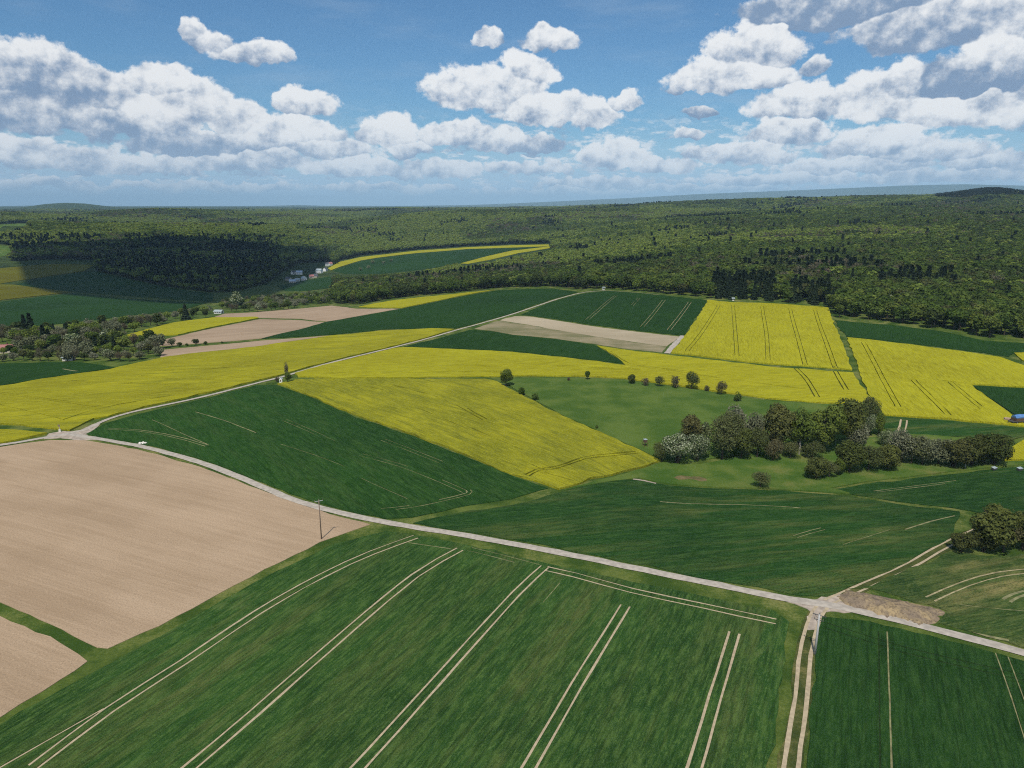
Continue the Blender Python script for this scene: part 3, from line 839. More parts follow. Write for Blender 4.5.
rutted("dirt_track", "rutted dirt track with a grassy middle leading straight towards the viewer", [(823, 606), (817, 614), (811.5, 628), (805, 655), (801, 700), (794, 745), (790, 775), (784, 840)], 1.75, 0.62, 0.08)
rutted("dirt_track", "straight two-rut track climbing right from the crossing between green fields", [(828, 602), (845, 594.5), (870, 583.5), (910, 565.5), (948, 544), (990, 525)], 1.7, 0.5, 0.08)
tag(sheet("crossing", ground([(790, 599.2), (806, 600.5), (818, 599), (826, 596), (836, 592), (842, 594), (838, 599), (846, 604), (860, 609.5), (850, 612), (836, 611.5), (827, 613), (821, 619), (816, 629), (806, 631), (808, 620), (811, 612), (801, 606), (788, 601.5)]), 0.075, M_APRON, 1.5, edge=0.35), "trampled pale earth apron where the tracks meet on the right", "crossing", kind="structure")
tag(sheet("crossing", ground([(49, 433.5), (62, 431.3), (70, 431.6), (80, 430.3), (95, 423.5), (101, 424.5), (94, 430), (87, 434), (90, 438), (102, 440.4), (80, 440), (60, 438.3), (44, 439)]), 0.075, M_APRON, 2.0, edge=0.3), "pale gravel apron at the left road crossing", "crossing", kind="structure")

# ------------------------------------------------------------------ trees
M_BARK = plain("bark", (0.075, 0.058, 0.042), 0.95, 0.25, 3.0, 0.1)
M_BIRCH = plain("pale bark", (0.42, 0.38, 0.33), 0.9, 0.2, 3.0, 0.1)
L_GREEN = leaf_mat("spring leaves", (0.080, 0.128, 0.022), (0.118, 0.166, 0.030), (0.150, 0.188, 0.034))
L_OLIVE = leaf_mat("olive leaves", (0.050, 0.078, 0.018), (0.078, 0.104, 0.025), (0.098, 0.104, 0.034))
L_DARK = leaf_mat("spruce needles", (0.016, 0.028, 0.013), (0.030, 0.046, 0.020), None, 0.12)
L_TWIG = leaf_mat("budding twigs", (0.115, 0.108, 0.058), (0.175, 0.160, 0.092), (0.150, 0.115, 0.075), 0.3)
L_BRUSH = leaf_mat("brown green brush", (0.112, 0.132, 0.042), (0.165, 0.178, 0.064), (0.150, 0.132, 0.062), 0.3)
L_SCRUB = leaf_mat("oak leaves opening", (0.100, 0.125, 0.030), (0.150, 0.165, 0.042), (0.150, 0.140, 0.050))
L_OAK = leaf_mat("fresh oak leaves", (0.115, 0.165, 0.028), (0.165, 0.205, 0.036), None)
L_LIME = leaf_mat("light beech leaves", (0.165, 0.225, 0.036), (0.225, 0.280, 0.046), (0.200, 0.235, 0.050))
L_BLOOM = leaf_mat("white blossom", (0.30, 0.335, 0.185), (0.40, 0.425, 0.27), None, 0.25, ((0.095, 0.130, 0.040), 0.52))
L_GREY = leaf_mat("grey green leaves", (0.150, 0.165, 0.082), (0.225, 0.225, 0.140), None, 0.2)
L_BRAMBLE = leaf_mat("bramble leaves", (0.064, 0.082, 0.020), (0.100, 0.104, 0.032), None, 0.25)


def quads(P, N, size, rng, aspect=0.8):
    """leaf sprays: small bent quads lying roughly square to N"""
    n = len(P)
    N = N / np.maximum(np.linalg.norm(N, axis=1, keepdims=True), 1e-9)
    r = rng.standard_normal((n, 3))
    U = np.cross(N, r); U /= np.maximum(np.linalg.norm(U, axis=1, keepdims=True), 1e-9)
    V = np.cross(N, U)
    s = (size * rng.uniform(0.55, 1.35, n))[:, None]
    a, b = U * s * 0.5, V * s * 0.5 * aspect
    bend = N * s * 0.18
    k = lambda: rng.uniform(0.6, 1.25, (n, 1))
    vs = np.stack([P - a * k() - b * k() - bend, P + a * k() - b * k(), P + a * k() + b * k() - bend, P - a * k() + b * k()], 1)
    return vs.reshape(-1, 3), np.arange(4 * n).reshape(n, 4)


def lobes_crown(rng, n, size, nl=9, rx=0.36, z0=0.30, z1=1.0, lump=0.62, jag=0.35, flat=1.0):
    zc, rz = (z0 + z1) / 2, (z1 - z0) / 2
    C, Rr = [], []
    for i in range(nl):
        d = rng.standard_normal(3); d /= np.linalg.norm(d)
        d[2] = d[2] * 0.9 + 0.05
        k = rng.uniform(0.35, 0.66)
        c = np.array([d[0] * rx * k, d[1] * rx * k, zc + d[2] * rz * k * flat])
        C.append(c); Rr.append(np.array([rx, rx, rz]) * rng.uniform(min(0.42, lump - 0.14), lump))
    C.append(np.array([0, 0, zc])); Rr.append(np.array([rx, rx, rz]) * 0.62)
    P, N = [], []
    per = n // len(C) + 1
    for c, r in zip(C, Rr):
        d = rng.standard_normal((per, 3)); d /= np.linalg.norm(d, axis=1, keepdims=True)
        rad = rng.uniform(0.72, 1.06, (per, 1))
        P.append(c + d * r * rad); N.append(d / r * r.mean() * (1 - jag) + rng.standard_normal((per, 3)) * jag)
    P, N = np.vstack(P), np.vstack(N)
    P[:, 2] = np.maximum(P[:, 2], z0 * 0.8 + 0.02)
    return quads(P, N, size, rng)


def cone_crown(rng, n, size, r=0.17, z0=0.06):
    h = rng.uniform(0, 1, n) ** 1.35
    z = z0 + (1 - z0) * h
    tier = 0.8 + 0.2 * np.cos(h * 44)
    a = rng.uniform(0, 2 * math.pi, n)
    rr = r * (1 - h) ** 0.85 * tier * rng.uniform(0.55, 1.08, n) + 0.006
    P = np.stack([rr * np.cos(a), rr * np.sin(a), z], -1)
    N = np.stack([np.cos(a), np.sin(a), np.full(n, 0.75)], -1) + rng.standard_normal((n, 3)) * 0.35
    return quads(P, N, size, rng, 1.0)


def trunk_mesh(rng, r=0.022, top=0.62, limbs=5, spread=0.24, fork=0.22, n=6):
    m = MB()
    m.tube([(0, 0, -0.02), (0.004, 0.003, top * 0.35), (-0.006, 0.004, top * 0.7), (0.003, -0.003, top)], [r * 1.25, r, r * 0.75, r * 0.35], n)
    for i in range(limbs):
        a = 2 * math.pi * (i + rng.uniform(-0.3, 0.3)) / limbs
        z = fork + (top - fork) * rng.uniform(0.0, 0.8)
        l = spread * rng.uniform(0.7, 1.15)
        m.tube([(0, 0, z), (math.cos(a) * l * 0.5, math.sin(a) * l * 0.5, z + l * 0.45), (math.cos(a) * l, math.sin(a) * l, z + l * 1.05)], [r * 0.55, r * 0.36, r * 0.14], 5)
    return m


def stems_mesh(rng, k=6, r=0.016, top=0.8, spread=0.3):
    m = MB()
    for i in range(k):
        a = 2 * math.pi * (i + rng.uniform(-0.3, 0.3)) / k
        l = spread * rng.uniform(0.4, 1.0); h = top * rng.uniform(0.7, 1.0)
        m.tube([(0.02 * math.cos(a), 0.02 * math.sin(a), -0.03), (l * 0.5 * math.cos(a), l * 0.5 * math.sin(a), h * 0.5), (l * math.cos(a), l * math.sin(a), h)], [r, r * 0.7, r * 0.25], 5)
    return m


def mesh_of(name, vf, mat):
    v, f = vf
    me = bpy.data.meshes.new(name)
    me.from_pydata(np.asarray(v).tolist(), [], np.asarray(f).tolist() if isinstance(f, np.ndarray) else f)
    me.materials.append(mat); me.update()
    return me


# every kind: list of (trunk mesh, crown mesh), one unit tall
KINDS = {}


def kind_set(key, k, crown, trunk, cm, tm):
    KINDS[key] = []
    for i in range(k):
        rng = np.random.default_rng(abs(hash_(key)) + i * 17)
        t = trunk(rng)
        KINDS[key].append((mesh_of("trunk", (t.v, t.f), tm), mesh_of("crown", crown(rng), cm)))


def hash_(s):
    return sum(ord(c) * (i + 3) * 31 for i, c in enumerate(s))


kind_set('green', 4, lambda g: lobes_crown(g, 900, 0.088), lambda g: trunk_mesh(g), L_GREEN, M_BARK)
kind_set('lime', 3, lambda g: lobes_crown(g, 900, 0.082, 11, 0.40, 0.26), lambda g: trunk_mesh(g), L_LIME, M_BARK)
kind_set('olive', 4, lambda g: lobes_crown(g, 900, 0.080, 11, 0.38, 0.24), lambda g: trunk_mesh(g), L_OLIVE, M_BARK)
kind_set('conifer', 3, lambda g: cone_crown(g, 800, 0.070), lambda g: trunk_mesh(g, 0.016, 0.9, 0), L_DARK, M_BARK)
kind_set('bare', 3, lambda g: lobes_crown(g, 900, 0.042, 10, 0.34, 0.22, 1.0, 0.6, 0.8), lambda g: trunk_mesh(g, 0.022, 0.8, 8, 0.26), L_TWIG, M_BARK)
kind_set('bloom', 3, lambda g: lobes_crown(g, 1000, 0.070, 10, 0.42, 0.14), lambda g: trunk_mesh(g, 0.02, 0.55, 5), L_BLOOM, M_BARK)
kind_set('grey', 3, lambda g: lobes_crown(g, 1000, 0.066, 10, 0.46, 0.08), lambda g: trunk_mesh(g, 0.02, 0.55, 6), L_GREY, M_BARK)
kind_set('shrub', 3, lambda g: lobes_crown(g, 900, 0.085, 9, 0.52, 0.0, 1.0), lambda g: stems_mesh(g), L_OLIVE, M_BARK)
kind_set('twigshrub', 3, lambda g: lobes_crown(g, 900, 0.060, 9, 0.52, 0.0, 1.0, 0.6, 0.8), lambda g: stems_mesh(g), L_TWIG, M_BARK)
kind_set('greenshrub', 2, lambda g: lobes_crown(g, 900, 0.085, 9, 0.48, 0.0, 1.0), lambda g: stems_mesh(g), L_GREEN, M_BARK)
# detailed ones for the nearest scrub
kind_set('bigolive', 3, lambda g: lobes_crown(g, 4800, 0.038, 18, 0.44, 0.10, 1.0, 0.46, 0.2), lambda g: trunk_mesh(g, 0.022, 0.7, 7), L_SCRUB, M_BARK)
kind_set('biggreen', 3, lambda g: lobes_crown(g, 4800, 0.038, 18, 0.44, 0.10, 1.0, 0.46, 0.2), lambda g: trunk_mesh(g, 0.022, 0.7, 7), L_OAK, M_BARK)
kind_set('bigbloom', 2, lambda g: lobes_crown(g, 4200, 0.034, 18, 0.54, 0.04, 1.0, 0.42, 0.2), lambda g: stems_mesh(g, 7), L_BLOOM, M_BARK)
kind_set('biggrey', 2, lambda g: lobes_crown(g, 3000, 0.040, 14, 0.46, 0.08, 1.0, 0.5, 0.6), lambda g: trunk_mesh(g, 0.022, 0.7, 8), L_GREY, M_BARK)
kind_set('bigtwig', 3, lambda g: lobes_crown(g, 3600, 0.028, 15, 0.46, 0.08, 1.0, 0.46, 0.45), lambda g: trunk_mesh(g, 0.022, 0.8, 9, 0.3), L_BRUSH, M_BARK)
kind_set('bramble', 3, lambda g: lobes_crown(g, 4800, 0.044, 20, 0.55, 0.0, 1.0, 0.40, 0.2), lambda g: stems_mesh(g, 9), L_BRAMBLE, M_BARK)
kind_set('birch', 1, lambda g: lobes_crown(g, 800, 0.034, 10, 0.30, 0.40, 1.0, 0.5, 0.8), lambda g: trunk_mesh(g, 0.022, 0.85, 7, 0.24), L_OLIVE, M_BIRCH)

NAME = dict(green='broadleaf_tree', olive='broadleaf_tree', lime='broadleaf_tree', conifer='conifer_tree', bare='bare_tree', bloom='blossoming_tree', grey='grey_leaved_tree', shrub='shrub',
            twigshrub='shrub', greenshrub='shrub', bigolive='broadleaf_tree', biggreen='broadleaf_tree', bigbloom='blossoming_shrub', biggrey='grey_leaved_tree',
            bigtwig='bare_tree', bramble='bramble_thicket', birch='birch_tree')
NT_ = [0]


def plant(key, x, y, h, width=1.0, label=None, group=None, cat=None):
    NT_[0] += 1
    nm = NAME[key]
    tm, cm = KINDS[key][NT_[0] % len(KINDS[key])]
    z = float(H(x, y))
    o = empty(nm, (x, y, z - 0.03), float(RNG.uniform(0, 6.28)))
    o.scale = (h * width, h * width, h)
    tag(o, label, cat or nm.replace('_', ' '), group)
    for n, me in (("trunk", tm), ("crown", cm)):
        c = bpy.data.objects.new(n, me); COL.objects.link(c); c.parent = o
    return o


def plant_px(key, px, py, top, width=1.0, label=None, group=None, cat=None):
    """base seen at (px, py), top of the crown at row `top`"""
    (x, y), = ground([(px, py)])
    return plant(key, x, y, float(height_to(x, y, float(H(x, y)), top)), width, label, group, cat)


# --- bushes along the upper edge of the pasture
HED = "bushes along the upper pasture edge"
for a in [
    ('biggreen', 506, 386, 367, 1.0, "tall dark green bush at the upper corner of the yellow green triangle"),
    ('greenshrub', 522, 395, 387, 1.0, "small dark bush just below the tall bush on the yellow triangle's edge"),
    ('greenshrub', 535, 400, 392.5, 1.1, "second small dark bush down the yellow triangle's upper edge"),
    ('green', 587.5, 380, 371, 1.0, "lone little round tree with a bare stem on the pasture rim"),
    ('twigshrub', 569, 381, 377, 1.0, "tiny grey bush left of the lone round tree"),
    ('bigolive', 632, 384, 373, 1.0, "brownish round bush first in the pasture's upper row"),
    ('twigshrub', 645, 386, 377, 0.9, "low thin bush beside the brownish round bush"),
    ('bigtwig', 659, 387, 374.5, 1.0, "grey twiggy bush in the middle of the pasture's upper row"),
    ('twigshrub', 675, 388, 375, 0.8, "wispy pale bush left of the tallest row tree"),
    ('bigtwig', 691.5, 389.5, 369, 0.9, "tallest bare tree in the pasture's upper row"),
    ('twigshrub', 706, 391, 385, 1.1, "very low bush right of the tallest row tree"),
    ('bigtwig', 721, 395, 380, 0.95, "grey rounded bush near the right end of the pasture row"),
    ('greenshrub', 737, 402, 392, 0.9, "dark little bush last in the pasture's upper row"),
    ('greenshrub', 597, 429, 425, 0.9, "tiny dark bush low on the yellow triangle's right edge"),
]:
    plant_px(*a, group=HED, cat="bush")

# --- the scrub in the hollow
SCR = "scrub and trees in the hollow"
for a in [
    ('bigtwig', 661, 461, 441, 1.15, "brown twiggy shrub at the left tip of the scrub"),
    ('bigbloom', 677, 463, 430, 1.05, "large white blossoming hawthorn at the left end of the scrub", "hawthorn"),
    ('bigbloom', 697, 461, 432, 0.9, "second white blossoming hawthorn beside the large one", "hawthorn"),
    ('bigolive', 690, 443, 412, 1.0, "rounded olive tree behind the white hawthorns"),
    ('bloom', 706, 441, 421, 0.7, "small pale blossoming shrub between hawthorns and brown tree"),
    ('bigtwig', 722, 459, 413, 0.9, "reddish brown leafless shrub right of the white hawthorns"),
    ('bigtwig', 729, 452, 407, 0.85, "tall brown leafless tree in front of the pale hawthorn"),
    ('biggrey', 735, 446, 405, 0.75, "pale grey green tree behind the tall brown tree"),
    ('bigolive', 741, 459, 425, 0.9, "dark olive shrub at the foot of the tall brown tree"),
    ('biggrey', 754, 448, 412, 0.6, "thin grey leaved tree between brown tree and green oaks"),
    ('bigtwig', 757, 458, 424, 0.8, "low brown shrub below the thin grey tree"),
    ('bigbloom', 760, 440, 410, 0.5, "slender white blossoming bush behind the oaks"),
    ('bigolive', 776, 452, 399, 0.85, "tall olive oak leading the main tree group"),
    ('bigtwig', 773, 461, 437, 1.1, "low twiggy shrub under the olive oak"),
    ('biggreen', 797, 453, 406, 0.85, "green oak second in the main tree group"),
    ('birch', 799, 455, 412, 0.8, "white stemmed birch standing in front of the green oaks"),
    ('biggreen', 822, 452, 401, 0.95, "broad bright green oak in the middle of the tree group"),
    ('bigtwig', 790, 459, 440, 1.2, "low grey shrub beside the birch foot"),
    ('bigtwig', 812, 459, 440, 1.3, "low grey shrub under the broad bright oak"),
    ('bigolive', 848, 446, 396, 0.9, "tallest olive oak with a pointed top at the back"),
    ('bigtwig', 868, 428, 393, 0.75, "grey leafless tree standing against the yellow field"),
    ('bigbloom', 869, 436, 411, 0.5, "narrow white blossoming tree beside the tall oaks"),
    ('biggreen', 878, 436, 411, 0.55, "slim yellow green tree right of the narrow white blossom"),
    ('biggrey', 857, 449, 423, 1.0, "pinkish grey blossoming tree in front of the oaks"),
    ('bigbloom', 885, 447, 429, 0.9, "small white blossoming bush in the scrub gap"),
    ('bigolive', 849, 473, 440, 1.15, "rounded olive bush at the front of the scrub"),
    ('bigtwig', 868, 471, 443, 1.2, "brown bush right of the rounded olive bush"),
    ('bigolive', 816, 479, 455, 1.3, "low wide olive bush standing forward on the meadow"),
    ('bigtwig', 829, 478, 459, 1.0, "low pinkish twiggy bush beside the wide olive bush"),
    ('biggreen', 838, 476, 457, 0.7, "small green bush behind the pinkish twiggy bush"),
    ('bigolive', 888, 470, 442, 1.2, "dark shaded bush at the middle gap of the scrub"),
    ('biggrey', 901, 463, 429, 1.0, "pale grey leaved tree on the right part of the scrub"),
    ('bigtwig', 911, 464, 432, 1.1, "pale brown leafless tree right of the grey leaved one"),
    ('biggrey', 922, 465, 436, 1.15, "greyish rounded bush left of the dark thicket"),
    ('biggrey', 938, 465, 436, 1.1, "grey green bush touching the dark thicket"),
    ('bigtwig', 760, 488, 470, 1.3, "isolated dark leafless bush on the meadow edge below the hawthorns"),
]:
    plant_px(a[0], a[1], a[2], a[3], a[4], a[5], SCR, a[6] if len(a) > 6 else ("tree" if 'tree' in a[5] or 'oak' in a[5] or 'birch' in a[5] else "bush"))
for a in [
    ('bramble', 953, 467, 435, 1.1, "dark bramble thicket section with steep left flank"),
    ('bramble', 971, 466, 430, 0.85, "tallest middle mound of the dark bramble thicket"),
    ('bramble', 993, 465, 430, 1.05, "rounded right end of the dark bramble thicket"),
    ('bramble', 983, 463, 429.5, 0.8, "rear hump of the dark bramble thicket"),
]:
    plant_px(*a, group="dark thicket by the right yellow field", cat="thicket")
plant_px('birch', 965, 468, 444, 0.7, "small pale bare sapling in front of the dark thicket", None, "tree")
for a in [
    ('bigolive', 992, 550, 503, 1.25, "big rounded olive tree at the right edge by the two-rut track"),
    ('bigolive', 1022, 549, 509, 1.2, "olive tree cut by the right edge of the picture"),
    ('bramble', 961, 552, 529, 1.05, "low dark shrub at the end of the two-rut track"),
    ('bramble', 983, 552, 527, 1.0, "low dark shrub under the rounded olive tree"),
    ('bigtwig', 1003, 552, 517, 0.9, "grey twiggy shrub inside the right edge tree group"),
    ('bramble', 1044, 551, 523, 1.0, "dark shrub beyond the olive tree at the right edge"),
]:
    plant_px(*a, group="tree group at the right edge", cat="shrub" if 'shrub' in a[5] else "tree")

# shrine tree and the sapling behind it
plant_px('biggreen', 287.5, 382.5, 371.5, 0.9, "round dark tree behind the white wayside shrine", None, "tree")
plant_px('twigshrub', 277, 382, 376.5, 0.9, "low bush on the roadside left of the white shrine", None, "bush")
plant_px('bare', 287, 379, 361.5, 0.45, "thin pale leafless sapling rising above the shrine tree", None, "tree")

# --- bushes on the strip between the ploughed fields
for px, py, tp, w, k, l in [(172, 346.5, 337.5, 1.0, 'grey', "grey blossoming bush on the grass strip between ploughed fields"), (180, 346.3, 341.5, 1.2, 'shrub', "low bush next to the grey one on the grass strip"),
                            (196, 345.3, 338.5, 1.0, 'shrub', "olive bush in the middle of the ploughed field strip"), (206, 344.6, 340.5, 1.1, 'shrub', "small bush right of the olive one on the strip"),
                            (187, 346, 343, 1.3, 'greenshrub', "very low green bush on the ploughed field strip"), (222, 343.3, 341.3, 1.6, 'greenshrub', "last flat bush tapering along the ploughed field strip")]:
    plant_px(k, px, py, tp, w, l, "bushes between the ploughed fields", "bush")

# --- blossoming trees dotted over the far hill field
for px, py, tp, l in [(372.7, 264, 259.5, "upper left one of the white trees dotting the far hill field"), (383.5, 264.5, 260.5, "right one of the two upper white trees on the far hill field"),
                      (368, 269.5, 265, "white tree at the foot of the far hill field near the wood"), (360.5, 270.8, 267, "lowest left white tree on the far hill field"), (391.5, 262, 258.5, "rightmost white tree dotting the far hill field")]:
    plant_px('bloom', px, py, tp, 1.2, l, "white trees on the far hill field", "tree")

# --- trees in the left valley
V1 = [(-120, 338), (0, 336), (50, 334), (108, 327), (165, 319.5), (205, 312), (214, 314), (176, 321), (140, 330), (118, 339), (142, 345), (164, 345), (160, 356), (128, 362), (100, 361), (0, 362), (-120, 364)]
V2 = [(222, 311), (258, 312), (285, 310), (310, 304.5), (330, 303), (330, 297), (300, 297), (260, 301), (222, 305)]


def blue_noise(poly, step_of_y, n_try=40000, rng=None, xs=1.0):
    """scattered picture points inside a polygon, spacing given per row"""
    rng = rng or np.random.default_rng(3)
    poly = np.array(poly); lo, hi = poly.min(0), poly.max(0)
    c = rng.uniform(lo, hi, (n_try, 2)); c = c[inside(poly, c)]
    out = []
    for p in c:
        s = step_of_y(p[1])
        if all(((p[0] - q[0]) / xs) ** 2 + ((p[1] - q[1]) * 2.1) ** 2 > s * s for q in out[-4000:]):
            out.append(p)
    return np.array(out)


LOOK = dict(lime=("light yellow green broadleaf tree", "tree"), green=("fresh green broadleaf tree", "tree"), olive=("olive broadleaf tree", "tree"), conifer=("dark green spruce", "tree"), bare=("brown leafless tree", "tree"),
            bloom=("white blossoming tree", "tree"), grey=("grey green budding tree", "tree"), shrub=("olive bush", "bush"), twigshrub=("brown twiggy bush", "bush"), greenshrub=("green bush", "bush"))
rng = np.random.default_rng(5)
sites = [("among the valley trees beside the red roof", "left valley trees", p) for p in blue_noise(V1, lambda y: 5.4 + (y - 310) * 0.045, 14000, rng)]
sites += [("in the tree belt behind the ploughed fields", "tree belt behind the ploughed fields", p) for p in blue_noise(V2, lambda y: 4.4, 6000, rng)]
for wh, grp, p in sites:
    if abs(p[0] - 5) < 11 and 344 < p[1] < 353: continue          # the red roofed house stands here
    if abs(p[0] - 220) < 7 and p[1] > 309: continue
    k = rng.choice(['green', 'olive', 'bare', 'grey', 'bloom', 'conifer', 'lime'], p=[0.18, 0.14, 0.15, 0.28, 0.04, 0.03, 0.18])
    (x, y), = ground([p])
    h = {'conifer': rng.uniform(8, 12), 'shrub': rng.uniform(3, 5)}.get(k, rng.uniform(6.5, 10.5) if 'belt' not in wh else rng.uniform(8, 12))
    if p[1] > 352: h = min(h, rng.uniform(4, 6.5))
    if p[1] < 322 + (205 - p[0]) * 0.05: h = min(h, 7.5)
    # nothing may hide the narrow yellow strip
    if 118 < p[0] < 215 and 336 < p[1] < 346: h = min(h, 4.2)
    side = "near the left edge" if p[0] < 45 else "further right"
    lab = LOOK[k][0] + " " + wh if "belt" in wh else LOOK[k][0] + (" " + wh if p[0] < 60 else " in the valley left of the narrow yellow strip")
    plant(k, x, y, h, rng.uniform(1.0, 1.35), lab, grp, LOOK[k][1])
for a in [('conifer', 45, 347, 325, 1.5, "large dark spruce right of the yellow green valley tree"), ('conifer', 50, 347.5, 329, 1.4, "second dark spruce standing against the large one"),
          ('conifer', 32, 337, 313.5, 1.4, "tall dark spruce rising highest in the left valley"), ('conifer', 26, 337, 315, 1.2, "slim dark spruce left of the highest one"),
          ('green', 33, 349, 328, 0.8, "yellow green tree left of the large dark spruce"), ('conifer', 66, 336, 324, 1.3, "lone dark spruce in the middle of the valley trees"),
          ('conifer', 186, 320, 304.5, 1.8, "dark rounded spruce above the narrow yellow strip"), ('bloom', 235, 309, 291, 0.9, "tall whitish blossoming tree in the belt behind the fields"),
          ('olive', 206, 318, 308.5, 0.9, "round olive tree beside the white valley house")]:
    plant_px(*a, group=None, cat="tree")
for px, py, tp in [(75, 357, 343), (86, 356, 339), (103, 356, 347), (70, 356, 338)]:
    plant_px('grey', px, py, tp, 1.0, "pale grey blossoming tree in front of the valley spruces", "pale grey orchard trees", "tree")

# ------------------------------------------------------------------ the woods
FRONT_EDGE = [(-400, 263), (0, 262.5), (52, 259), (95, 260), (97, 271), (140, 281), (180, 289), (215, 293.5), (240, 291), (262, 285), (282, 272), (300, 263), (326, 262.5), (333, 272), (345, 275.5), (334, 280), (330, 289), (306, 293),
              (300, 305), (330, 303.5), (358, 304.5), (391, 298.5), (456, 292.5), (500, 287.7), (549, 286.5), (580, 289.5), (607, 288.6), (652, 292.4), (707, 298.4), (768, 301.5), (829, 306), (836, 318), (893, 322.5), (943, 329.5), (985, 338.5), (1060, 341.5), (1400, 346)]
edge_world = ground(FRONT_EDGE)
far_cap = [(9000, 3600), (7500, 9000), (-7500, 9000), (-9000, 3600)]
WOODS = np.vstack([edge_world, far_cap])
# open land inside the woods, as seen (trees may not stand there, nor hide it)
OPEN = [
    [(328, 270), (331, 266.5), (340, 260.5), (361, 255.8), (418, 249.4), (468, 246), (512, 244.3), (551, 243.6), (552, 248.6), (520, 254), (490, 261), (466, 265), (457, 262), (420, 270.5), (380, 273.5), (345, 276)],
    [(-200, 244), (0, 244), (14, 246), (10, 256), (0, 258), (-200, 260)],
    [(-200, 224.5), (0, 223.8), (31, 222.8), (24, 226.6), (0, 230), (-200, 232)],
    [(275, 288), (285, 272), (320, 262), (333, 262), (335, 281), (328, 289), (305, 293), (283, 292)],
    [(-200, 262.5), (0, 262.5), (52, 259), (95, 260), (97, 271), (140, 281), (180, 289), (215, 293), (212, 302), (-200, 340)],
]
OPEN_W = [ground(p) for p in OPEN]


def scatter(r0, r1, step, seed, half=R(50)):
    g = np.random.default_rng(seed)
    x1 = r1 * math.sin(half)
    gx, gy = np.meshgrid(np.arange(-x1, x1, step), np.arange(r0 * 0.6, r1, step * 0.92))
    gx = gx + (np.arange(gx.shape[0]) % 2)[:, None] * step / 2
    p = np.stack([gx.ravel(), gy.ravel()], -1) + g.uniform(-0.42, 0.42, (gx.size, 2)) * step
    r = np.hypot(p[:, 0], p[:, 1])
    p = p[(r > r0) & (r <= r1) & (np.abs(np.arctan2(p[:, 0], p[:, 1])) < half)]
    m = inside(WOODS, p)
    for q in OPEN_W: m &= ~inside(q, p)
    return p[m]


def vnoise(p, s, seed):
    """smooth value noise for stands of one kind of tree"""
    g = np.random.default_rng(seed); T_ = g.uniform(0, 1, (64, 64))
    q = p / s; i = np.floor(q).astype(int); f = q - i; f = f * f * (3 - 2 * f)
    a = lambda dx, dy: T_[(i[:, 0] + dx) % 64, (i[:, 1] + dy) % 64]
    return (a(0, 0) * (1 - f[:, 0]) + a(1, 0) * f[:, 0]) * (1 - f[:, 1]) + (a(0, 1) * (1 - f[:, 0]) + a(1, 1) * f[:, 0]) * f[:, 1]


fg = np.random.default_rng(21)
parts_ = [scatter(380, 900, 8.2, 1), scatter(900, 1700, 8.4, 2), scatter(1700, 2900, 9.5, 3), scatter(2900, 4700, 14.0, 4), scatter(4700, 7000, 24.0, 5)]
P = np.vstack(parts_)
rad = np.hypot(P[:, 0], P[:, 1])
S = 0.62 * vnoise(P, 170, 1) + 0.38 * vnoise(P, 60, 2)
S2 = 0.6 * vnoise(P, 240, 3) + 0.4 * vnoise(P, 40, 4)
u = fg.uniform(0, 1, len(P))
px_, py_ = project(P[:, 0], P[:, 1], H(P[:, 0], P[:, 1]))
# 0 green, 1 olive, 2 conifer, 3 bare, 4 bloom, 5 light
kind = np.where(u < 0.5 + 1.6 * (S2 - 0.5), 0, 1)
kind = np.where((S > 0.76) & (u < 0.5), 2, kind)
kind = np.where((S2 < 0.36) & (u > 0.62), 3, kind)
kind = np.where(u > 0.992, 4, kind)
kind = np.where(u < 0.008, 2, kind)
S3 = 0.65 * vnoise(P, 300, 6) + 0.35 * vnoise(P, 90, 7)
kind = np.where((S3 + 0.22 * (u - 0.5) + 0.10 * sstep(1500, 3500, rad) - 0.15 * sstep(480, 640, px_) > 0.55) & (kind < 2) & (rad > 900), 5, kind)        # lighter beech stands
kind = np.where((u > 0.30) & (u < 0.33) & (kind < 2), 5, kind)
wig = px_ + 60 * (vnoise(P, 130, 8) - 0.5)
kind = np.where((wig < 300) & (py_ > 240) & (py_ < 300) & (u > 0.55) & (S2 > 0.38), 2, kind)          # spruce groups on the shaded slope
kind = np.where((px_ > 712) & (px_ < 775) & (py_ > 285) & (rad < 720) & (u < 0.93), 2, kind)   # the spruces behind the tall yellow field
kind = np.where((px_ > 790) & (px_ < 832) & (py_ > 292) & (rad < 700) & (u < 0.75), 2, kind)
knoll = (px_ > 935) & (px_ < 1040) & (rad > 3000) & (rad < 4700)
kind = np.where(knoll & (u < 0.9) & (py_ < 201), 2, kind)
hgt = np.where(kind == 2, fg.uniform(14, 20, len(P)), fg.uniform(12, 16.5, len(P))) * np.where(rad < 700, 0.80, 1.0)
hgt = np.where(kind == 4, 8.0, hgt)
hgt = hgt * np.where((px_ > 300) & (px_ < 560) & (rad < 1150), 0.82, 1.0) * np.where((px_ < 335) & (py_ > 285), 0.6, 1.0)
wid = np.where(kind == 2, fg.uniform(1.0, 1.4, len(P)), fg.uniform(1.0, 1.5, len(P))) * np.where(rad > 4700, 2.4, np.where(rad > 2900, 1.55, np.where(rad > 1700, 1.12, 0.96)))
# trees must not stand in the line of sight to the open land behind them
_, top_ = project(P[:, 0], P[:, 1], H(P[:, 0], P[:, 1]) + hgt)
keep = np.ones(len(P), bool)
for q in OPEN:
    q = np.array(q)
    for fr in (1.0, 0.8, 0.55, 0.3):
        keep &= ~inside(q, np.stack([px_, py_ + (top_ - py_) * fr], -1))
P, rad, kind, hgt, wid, px_, py_, top_ = (a[keep] for a in (P, rad, kind, hgt, wid, px_, py_, top_))
turn = fg.uniform(0, 6.28, len(P))

